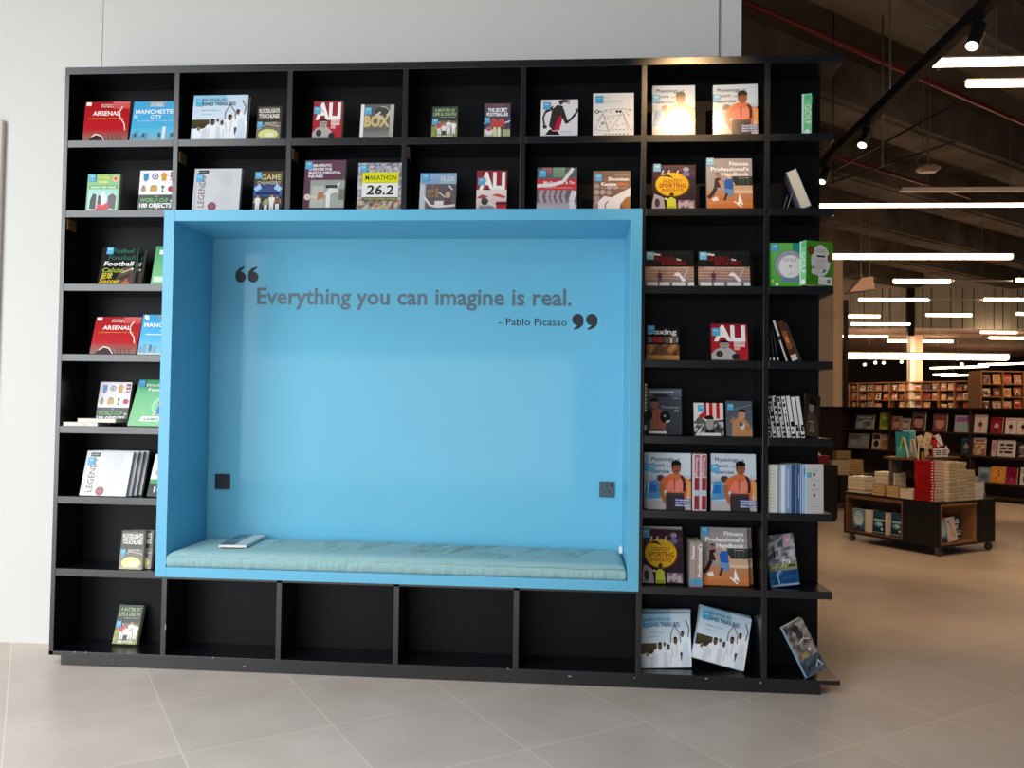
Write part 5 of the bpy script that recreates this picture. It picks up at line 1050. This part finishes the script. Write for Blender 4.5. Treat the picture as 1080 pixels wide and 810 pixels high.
# ------------------------------------------------------------------ second low table behind
C2 = Frame(6.36, 7.60, 34)
t2 = thing('display_table', 'second dark low table glimpsed behind the open shelf end', 'table', C2(0, 0), C2.a)
b = MB(); b.rbox(0, 0, .44, .8, .9, .465, .002); b.build('tabletop', M_blackw, t2)
b = MB(); b.box(.02, .02, .086, .78, .88, .11); b.box(.02, .02, .11, .78, .04, .44); b.box(.02, .86, .11, .78, .88, .44); b.box(.38, .04, .11, .4, .86, .44); b.build('black_panel', M_blackw, t2)
for x, y in ((.05, .05), (.75, .05), (.05, .85), (.75, .85)): castor_parts(t2, x, y)
stack(C2, .13, .14, .465, 6, .24, .17, .034, -30, ['6c5c44', '5c4c3a'], M_page2, 'tan stack on the second low table', seed=21)
stack(C2, .42, .02 + .1, .465, 6, .22, .17, .035, -30, ['6c5c44', '5c4c3a'], M_page4, 'brown stack on the second low table', seed=22)
stack(C2, .48, .36, .465, 9, .2, .17, .035, -30, ['6c543c', '5c4834'], M_page4, 'higher stack behind on the second low table', seed=23)

# red box on a dark stand seen past the shelf end
st = thing('pedestal', 'dark stand under a red box beyond the open shelf end', 'pedestal', (5.72, 6.45, 0), 0)
b = MB(); b.rbox(-.14, -.14, .04, .2, .2, .69, .004); b.build('body', M_blackw, st); b = MB(); b.box(-.12, -.12, 0, .18, .18, .04); b.build('foot', M_black, st)
rb = thing('box', 'small dark red box on the stand beyond the shelf end', 'box', (5.75, 6.40, .6905))
b = MB(); b.rbox(-.08, -.06, 0, .08, .06, .095, .004); b.build('body', mat('dark_red_card', '6a0f1c', .5), rb); b = MB(); b.rbox(-.084, -.064, .095, .084, .064, .11, .002); b.build('lid', mat('dark_red_card', '6a0f1c', .5), rb)
b = MB(); b.add([(-.085, -.03, .111), (-.02, -.035, .111), (-.075, -.02, .2), (-.10, 0, .19)], [(0, 1, 2, 3)]); b.add([(-.02, -.035, .111), (.0, .02, .111), (-.075, -.02, .2)], [(0, 1, 2)]); b.build('paper_tag', MATS['white_enamel'], rb)

# ------------------------------------------------------------------ mid shelving unit
MU = Frame(9.2545, 8.8636, -56)
mu = thing('bookcase', 'waist-high dark brown bookcase of faced books behind the display table', 'bookcase', MU(0, 0), MU.a)
ML, MR = -3.05, 2.3
b = MB(); b.box(ML, .32, .06, MR, .34, 1.40); b.build('back_panel', M_dwood, mu)
b = MB(); b.rbox(ML - 1.2, -.03, 1.40, MR, .36, 1.432, .002); b.build('top_board', M_blackw, mu)
b = MB(); b.box(ML, .03, 0, MR, .30, .06); b.build('plinth', M_blackw, mu)
for z in (1.04, .69, .285, .08):
    b = MB(); b.box(ML, 0, z - .025, MR, .32, z); b.build('shelf', M_dwood, mu)
for x in (ML, -2.064, -.639, .65, MR - .03):
    b = MB(); b.box(x, .002, .06, x + .02, .32, 1.40); b.build('divider', M_dwood, mu)
b = MB(); b.box(ML - 1.2, 0, 0, ML - .001, .34, 1.399); b.build('end_cupboard', M_dwood, mu)
MB_ROWS = [
 (0, -2.585, .37, .25, '4c5a66', '7c8c98', 'b8b8b8', 1, 'wide blue-grey faced book'), (0, -2.175, .22, .29, '9aa828', '6c8c20', 'c8cc60', 2, 'lime green faced book'), (0, -1.963, .16, .235, '9c6c60', 'c49888', '5c3830', 2, 'pinkish brown faced book'),
 (0, -1.784, .155, .205, 'a098a0', 'c4bcc0', '6c6470', 2, 'mauve grey faced book'), (0, -1.55, .24, .32, '6c4a4c', 'b88c84', '2c1c20', 2, 'dark portrait faced book'), (0, -1.172, .24, .295, '7c4c50', 'c8948c', '8c3c48', 2, 'pink portrait faced book'),
 (0, -.782, .28, .27, 'a8a4b8', '8c5c9c', '8cb4b0', 0, 'lilac faced book'), (0, -.50, .20, .29, 'd0c8cc', 'c89098', '4c3c40', 4, 'white floral faced book'), (0, -.25, .185, .25, '8c2430', '5c1420', 'd0b8b8', 4, 'deep red faced book'),
 (0, -.035, .165, .245, 'd4ccd0', 'c88890', '2c2428', 4, 'white book with one pink figure'), (0, .145, .165, .245, 'd4ccd0', 'c88890', '2c2428', 4, 'second white book with a pink figure'),
 (1, -2.80, .26, .26, '94908c', '6c6c70', 'a8a4a0', 0, 'grey faced book with a dark square'), (1, -2.585, .15, .265, '8c94a4', 'a8b0bc', '7c8494', 5, 'bluish grey faced book'), (1, -2.35, .16, .28, 'c8c4bc', '3c2c28', '1c1814', 0, 'white-framed dark faced book'), (1, -2.17, .19, .27, 'b89478', 'a07858', 'd0b498', 2, 'tan faced book'),
 (1, -.726, .17, .275, '2c4058', '48607c', '8c98a8', 4, 'dark blue faced book'), (1, -.52, .195, .28, 'd0c4c0', 'b09078', '8c3c34', 1, 'white flowery faced book'), (1, -.295, .066, .25, 'c8a0ac', 'd0b8c0', '8c3c50', 3, 'slim pink faced book'),
 (1, -.105, .265, .258, 'c8c4c8', '2c2c34', 'c8a0a8', 5, 'white book with dark picture squares'), (1, .15, .18, .24, '2c2c30', '6c6058', 'b0a8a0', 2, 'black faced book'),
 (2, -.443, .185, .222, '6c8498', '8ca4b4', '4c6478', 0, 'grey-blue faced book'), (2, -.232, .215, .25, 'd08c34', 'e0a048', '2c1c14', 5, 'orange faced book with two dark dots'), (2, -.025, .165, .25, '7c1438', '9c3458', '5c0c28', 3, 'magenta faced book'), (2, .19, .175, .265, 'c8c8c8', '9ca0a4', '5c6064', 0, 'pale grey faced book'),
]
MZ = (1.04, .69, .285); MW = ('upper', 'middle', 'lower')
for i, (r, x, w, h, c1, c2, c3, sty, lab) in enumerate(MB_ROWS):
    k = simple_kind('mid_%d' % i, c1, c2, c3, sty, i)
    book(k, w, h, .022, MU(x, .05, MZ[r]), '%s, %s shelf of waist-high bookcase' % (lab, MW[r]), 9, MU.deg, 0)

# ------------------------------------------------------------------ far shelving along the end of the shop
FU = Frame(15.1509, 22.9223, -56)
fu = thing('bookcase', 'long far tan bookcase of small warm-lit faced books', 'bookcase', FU(0, 0), FU.a)
FD = [-4.474, -4.094, -3.464, -2.817, -2.222, -1.625, -1.024, -.486, 0.0]
FZ = [2.075, 1.755, 1.44]
b = MB(); b.box(-5.0, .30, 0, .0, .32, 2.36); b.build('back_panel', M_dwood, fu)
for z in (2.36, *FZ, .8, .3):
    b = MB(); b.box(-5.0, 0, z - .03, .0, .30, z); b.build('shelf', M_tan, fu)
for x in FD:
    b = MB(); b.box(x - .03, .002, 0, x, .30, 2.33); b.build('divider', M_tan, fu)
PAL = ['b8704c', 'd8b490', 'b0583c', 'e6dccc', '6c5048', 'c8a8a0', 'd8c48c', 'a83c30', 'b4b0ac', 'eceae6', '4c4844', 'd0a088', '3c4650', 'b08488']
CW = ('orange', 'amber', 'red', 'cream', 'brown', 'pink', 'yellow', 'scarlet', 'grey', 'white', 'dark', 'apricot', 'slate', 'rose')
R = random.Random(77); HW = ('top', 'second', 'third')
for r in range(3):
    n = 0
    for c in range(len(FD) - 1):
        x0, x1 = FD[c], FD[c + 1] - .03; wd = x1 - x0
        for q in range(2 if wd > .45 else 1):
            if r == 2 and R.random() < .3: continue
            ci = R.randrange(len(PAL)); w = min(.2, wd * .38) * R.uniform(.85, 1.1); h = R.uniform(.17, .245)
            k = simple_kind('far_%d_%d_%d' % (r, c, q), PAL[ci], R.choice(PAL), R.choice(PAL), R.randrange(6), n)
            book(k, w, h, .025, FU(x0 + wd * (.27 + .48 * q) if wd > .45 else x0 + wd / 2, .05, FZ[r]), '%s book, %s along the %s row of the far tan bookcase' % (CW[ci], ORD[n] if n < 16 else 'last', HW[r]), 8, FU.deg, 0); n += 1
RU = Frame(13.087, 17.752, 0)
ru = thing('bookcase', 'tall tan bookcase end with a plain brown side at the picture edge', 'bookcase', RU(0, 0), 0)
b = MB(); b.box(0, .68, 0, 2.6, .70, 2.43); b.build('back_panel', M_dwood, ru)
b = MB(); b.box(-.03, 0, 0, -.001, .70, 2.43); b.build('side_panel', M_tan, ru)
for z in (2.43, 2.1, 1.77, 1.44, .9, .4):
    b = MB(); b.box(0, 0, z - .028, 2.6, .68, z); b.build('shelf', M_tan, ru)
for x in (.512, 1.024, 1.536, 2.048):
    b = MB(); b.box(x - .014, .002, 0, x + .014, .68, 2.40); b.build('divider', M_tan, ru)
for r, z in enumerate((2.1, 1.77, 1.44)):
    for c in range(5):
        for q in range(2):
            ci = R.randrange(len(PAL)); k = simple_kind('near_%d_%d_%d' % (r, c, q), PAL[ci], R.choice(PAL), R.choice(PAL), R.randrange(6), r * 9 + c * 2 + q)
            if c < 3: book(k, R.uniform(.17, .205), R.uniform(.2, .26), .025, RU(.512 * c + .13 + .25 * q, .04, z), '%s book, %s along the %s row of the tall tan bookcase' % (CW[ci], ORD[c * 2 + q], HW[r]), 8, 0, 0)

# ------------------------------------------------------------------ suspended tube lights
M_tube = mat('lit_tube', 'ffffff', .5, emit='ffd4a8', estr=TUBE)
M_house = mat('white_channel', 'b8b4ae', .5)
TUBES = [
 (5.09, 8.3, 1.81, 3.8, .05, 'first lit tube overhead, beyond the lighting track'), (5.54, 8.5, 2.2, 3.8, .046, 'lit tube just behind the first overhead one'), (5.0, 9.6, 5.92, 3.8, .04, 'long lit tube passing behind the shelf end'),
 (6.35, 9.5, 9.27, 3.8, .08, 'bold lit tube level with the green golf boxes'), (8.64, 9.69, 11.82, 3.8, .075, 'lit tube hanging before the pale upper wall, highest one'), (10.76, 12.6, 11.65, 3.8, .075, 'lit tube in line after the highest one at the pale wall'),
 (8.9, 10.39, 14.48, 3.8, .07, 'lit tube in the row below the highest one'), (11.5, 13.2, 14.37, 3.8, .07, 'lit tube further along the row below the highest one'), (9.74, 10.56, 17.76, 3.8, .07, 'short lit tube beside the thin black post'),
 (11.53, 12.66, 17.37, 3.8, .07, 'lit tube in front of the dark upright on the pale wall'), (13.52, 14.6, 17.0, 3.8, .07, 'lit tube at the picture edge before the pale wall'), (10.45, 12.08, 19.72, 3.8, .07, 'lit tube crossing the lower edge of the pale wall'),
 (15.01, 16.09, 21.9, 3.8, .07, 'lit tube near the lower pale wall edge, beyond the others'), (16.23, 17.6, 23.9, 3.8, .08, 'lit tube under the low pinkish soffit'), (11.5, 12.96, 23.7, 3.8, .08, 'lit tube at the front of the low soffit'),
 (13.57, 15.79, 25.45, 3.8, .09, 'long lit tube deep under the low soffit'),
]
def tube_light(x0, x1, y, z, s, label, rot=0.0, top=None):
    cx = (x0 + x1) / 2; L = (x1 - x0) / 2
    o = thing('ceiling_light', label, 'ceiling light', (cx, y, z), rot)
    b = MB(); b.rbox(-L, -s / 2, s * .5, L, s / 2, s * .75, .002); b.build('housing', M_house, o)
    b = MB(); b.rbox(-L + .01, -s * .5, -s * .45, L - .01, s * .5, s * .5, s * .2); b.build('tube', M_tube, o)
    tp = top or (5.18 if y < 22.3 else 3.95)
    for sx in (-.7, .7):
        b = MB(); b.tube([(sx * L, 0, s * .75), (sx * L, 0, tp - z)], .004, 6); b.build('suspension_wire', M_steel, o)
for a in TUBES: tube_light(*a)
tube_light(11.6, 16.8, 23.8, 3.16, .19, 'broad white light band above the far shelves', 0, 3.95)
for i, (x, y, z, L) in enumerate(((17.3, 29.6, 3.1, 1.2), (18.4, 29.7, 3.15, 1.3), (19.2, 29.9, 3.27, 1.0), (20.0, 29.9, 3.3, 1.6), (17.7, 29.6, 2.8, 1.2), (17.4, 29.8, 2.84, 1.0))):
    tube_light(x - L / 2, x + L / 2, y, z, .07, '%s short slanting tube reflection, built as a lit tube beyond the far shelves' % ORD[i], math.radians(-56))  # reflections of tubes in glass, modelled as lit tubes
# unlit cable tray, hanging rods, conduit, red sprinkler pipe
o = thing('cable_tray', 'grey unlit tray hanging across the dark ceiling', 'cable tray', (7.0, 7.2, 4.3)); b = MB(); b.box(0, -.05, 0, 2.2, .05, .006); b.box(0, -.05, .006, 2.2, -.044, .045); b.box(0, .044, .006, 2.2, .05, .045); b.build('tray', M_house, o)
for x in (.35, 1.4):
    b = MB(); b.tube([(x, 0, .006), (x, 0, .87)], .006, 6); b.build('hanger_rod', M_steel, o)
for xa, xb, y in ((9.70, 10.75, 11.74), (10.40, 11.49, 14.43)):
    o = thing('light_rail', 'thin pale rail joining two lit tubes %s' % ('in the highest row' if y < 12 else 'in the row below the highest'), 'rail', (xa, y, 3.8)); b = MB(); b.rbox(0, -.02, -.01, xb - xa, .02, .02, .002); b.build('rail', M_house, o)
    b = MB(); b.tube([((xb - xa) / 2, 0, .02), ((xb - xa) / 2, 0, 1.38)], .004, 6); b.build('suspension_wire', M_steel, o)
def pipe(name, pts, r, m, label, cat='pipe'):
    b = MB(); b.tube(pts, r, 10); o = b.build(name, m, smooth=True); return tag(o, label, cat)
pipe('hanger_rod', [(5.60, 4.0, 3.72), (5.60, 4.0, 5.2)], .009, M_steel, 'vertical steel rod hanging beside the lighting track', 'rod')
pipe('conduit', [(5.75, 4.2, 5.25), (6.16, 4.2, 5.15), (6.2, 4.2, 5.1), (6.2, 4.2, 4.72)], .014, M_steel, 'bent steel conduit dropping from the dark ceiling', 'conduit')
pipe('conduit', [(5.2, 4.2, 5.715), (5.2, 4.2, 3.6)], .006, M_black, 'thin dark drop cable beside the shelf end', 'cable')
pipe('sprinkler_pipe', [(3.4, 2.85, 5.08), (9.6, 7.8, 5.08)], .026, M_red, 'red sprinkler pipe slanting across the ceiling', 'pipe')
pipe('sprinkler_pipe', [(5.6, 7.5, 5.08), (9.5, 10.65, 5.08)], .026, M_red, 'second red sprinkler pipe behind the hanging device', 'pipe')
pipe('conduit', [(6.2, 9.6, 4.9), (7.0, 5.6, 4.9)], .014, M_black, 'thin black pipe under the dark beams, by the track', 'pipe')
pipe('conduit', [(6.5, 9.2, 4.9), (7.6, 7.0, 4.9)], .014, M_black, 'second thin black pipe running towards the hanging device', 'pipe')
# hanging device with looped cables
dv = thing('ceiling_device', 'pale rounded device hanging on looped cables under the ceiling', 'device', (6.51, 5.17, 4.02))
b = MB(); b.rbox(-.11, -.09, -.04, .11, .09, .04, .03); b.build('body', mat('pink_plastic', 'a08478', .5), dv)
b = MB(); b.tube([(-.1, 0, .04), (-.13, 0, .1), (-.06, 0, .15), (0, 0, .16), (.02, 0, .1), (-.02, 0, .04)], .006, 6); b.tube([(-.05, 0, .15), (-.05, 0, 1.16)], .005, 6); b.tube([(.02, 0, .15), (.02, 0, 1.16)], .005, 6); b.build('cable', M_steel, dv)
ac = thing('air_outlet', 'pinkish wedge-shaped air outlet below the ceiling by the pillar', 'air outlet', (7.5, 10.3, 3.36))
b = MB(); b.add([(-.2, -.15, 0), (.22, -.15, .06), (.22, .15, .06), (-.2, .15, 0), (.02, -.1, .25), (.2, -.1, .28), (.2, .1, .28), (.02, .1, .25)], [(0, 3, 2, 1), (4, 5, 6, 7), (0, 1, 5, 4), (1, 2, 6, 5), (2, 3, 7, 6), (3, 0, 4, 7)]); b.build('hood', mat('pinkish_sheet', 'a8897a', .6), ac)
b = MB(); b.tube([(.04, 0, .25), (.04, 0, 1.82)], .006, 6); b.tube([(.18, 0, .28), (.18, 0, 1.82)], .006, 6); b.build('hanger_rod', M_steel, ac)
# ------------------------------------------------------------------ black lighting track with spot heads
tr = thing('lighting_track', 'thick black lighting track running back under the dark ceiling', 'track', (5.0, 0, 3.70))
b = MB(); b.rbox(-.035, -1.5, -.035, .035, 8.6, .04, .004); b.build('rail', M_black, tr)
for y in (2.2, 6.0):
    b = MB(); b.tube([(0, y, .04), (0, y, 1.48)], .006, 6); b.build('hanger_rod', M_steel, tr)
M_lens = mat('lit_lens', 'ffffff', .4, emit='ffe2bc', estr=6.0)
for y, lab in ((.88, 'black spot head on the track, first from the front'), (2.71, 'black spot head in the middle of the track'), (3.79, 'black spot head half hidden by the shelf end')):
    o = thing('track_spotlight', lab, 'spotlight', (5.0, y, 3.664))
    b = MB(); b.rbox(-.02, -.05, -.02, .02, .05, 0, .003); b.tube([(0, 0, -.02), (0, 0, -.05)], .009, 8); b.build('adapter', M_black, o)
    d = Vector((-.42, -.30, -.86)).normalized(); c = Vector((0.0, 0, -.085))
    b = MB(); b.tube([c - d * .075, c - d * .07, c + d * .085, c + d * .09], [.034, .04, .04, .037], 20); b.build('head', M_black, o, smooth=False)
    b = MB(); b.tube([c + d * .0895, c + d * .0915], .034, 20); b.build('lens', M_lens, o)
for i, (x, y, z) in enumerate(((12.65, 24.72, 2.95), (13.01, 24.74, 3.02), (13.3, 24.76, 3.02), (13.91, 24.81, 3.06), (14.23, 24.83, 2.97), (15.26, 24.9, 3.21), (15.81, 24.95, 3.19), (15.81, 24.6, 2.99))):
    o = thing('track_spotlight', '%s small spot head in the dark above the far shelves' % ORD[i], 'spotlight', (x, y + .3, z))
    b = MB(); b.tube([(0, .08, .04), (0, -.03, 0)], .05, 10); b.tube([(0, .05, .04), (0, .05, 3.95 - z)], .008, 6); b.build('head', M_black, o)
    b = MB(); b.tube([(0, -.031, 0), (0, -.05, -.01)], .05, 12); b.build('lens', M_lens, o)
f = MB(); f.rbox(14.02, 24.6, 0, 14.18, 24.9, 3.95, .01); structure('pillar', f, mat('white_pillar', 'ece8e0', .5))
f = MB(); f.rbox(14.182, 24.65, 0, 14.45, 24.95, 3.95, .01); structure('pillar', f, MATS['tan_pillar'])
# the shop's warm lamps over far shelving and tables; aisle ones are added fill
for nm, lc, tg, pw in (('shelf_spot', (13.2, 21.6, 3.6), (13.6, 24.6, 1.9), 110), ('shelf_spot', (15.0, 20.2, 3.6), (15.0, 23.3, 1.9), 110), ('shelf_spot', (13.8, 15.9, 3.6), (13.9, 18.0, 2.0), 120), ('track_spot', (4.9, 2.6, 3.5), (6.25, 4.5, .6), 190), ('track_spot', (4.9, .8, 3.5), (5.6, 2.9, 0), 120), ('aisle_fill', (8.0, 5.2, 3.7), (9.8, 8.4, .9), 330), ('aisle_fill', (6.4, 11.0, 3.7), (9.0, 16.6, 2.4), 200)):
    spot(nm, lc, tg, pw * SPOTK, (1.0, .64, .34), 75, .7, .06)
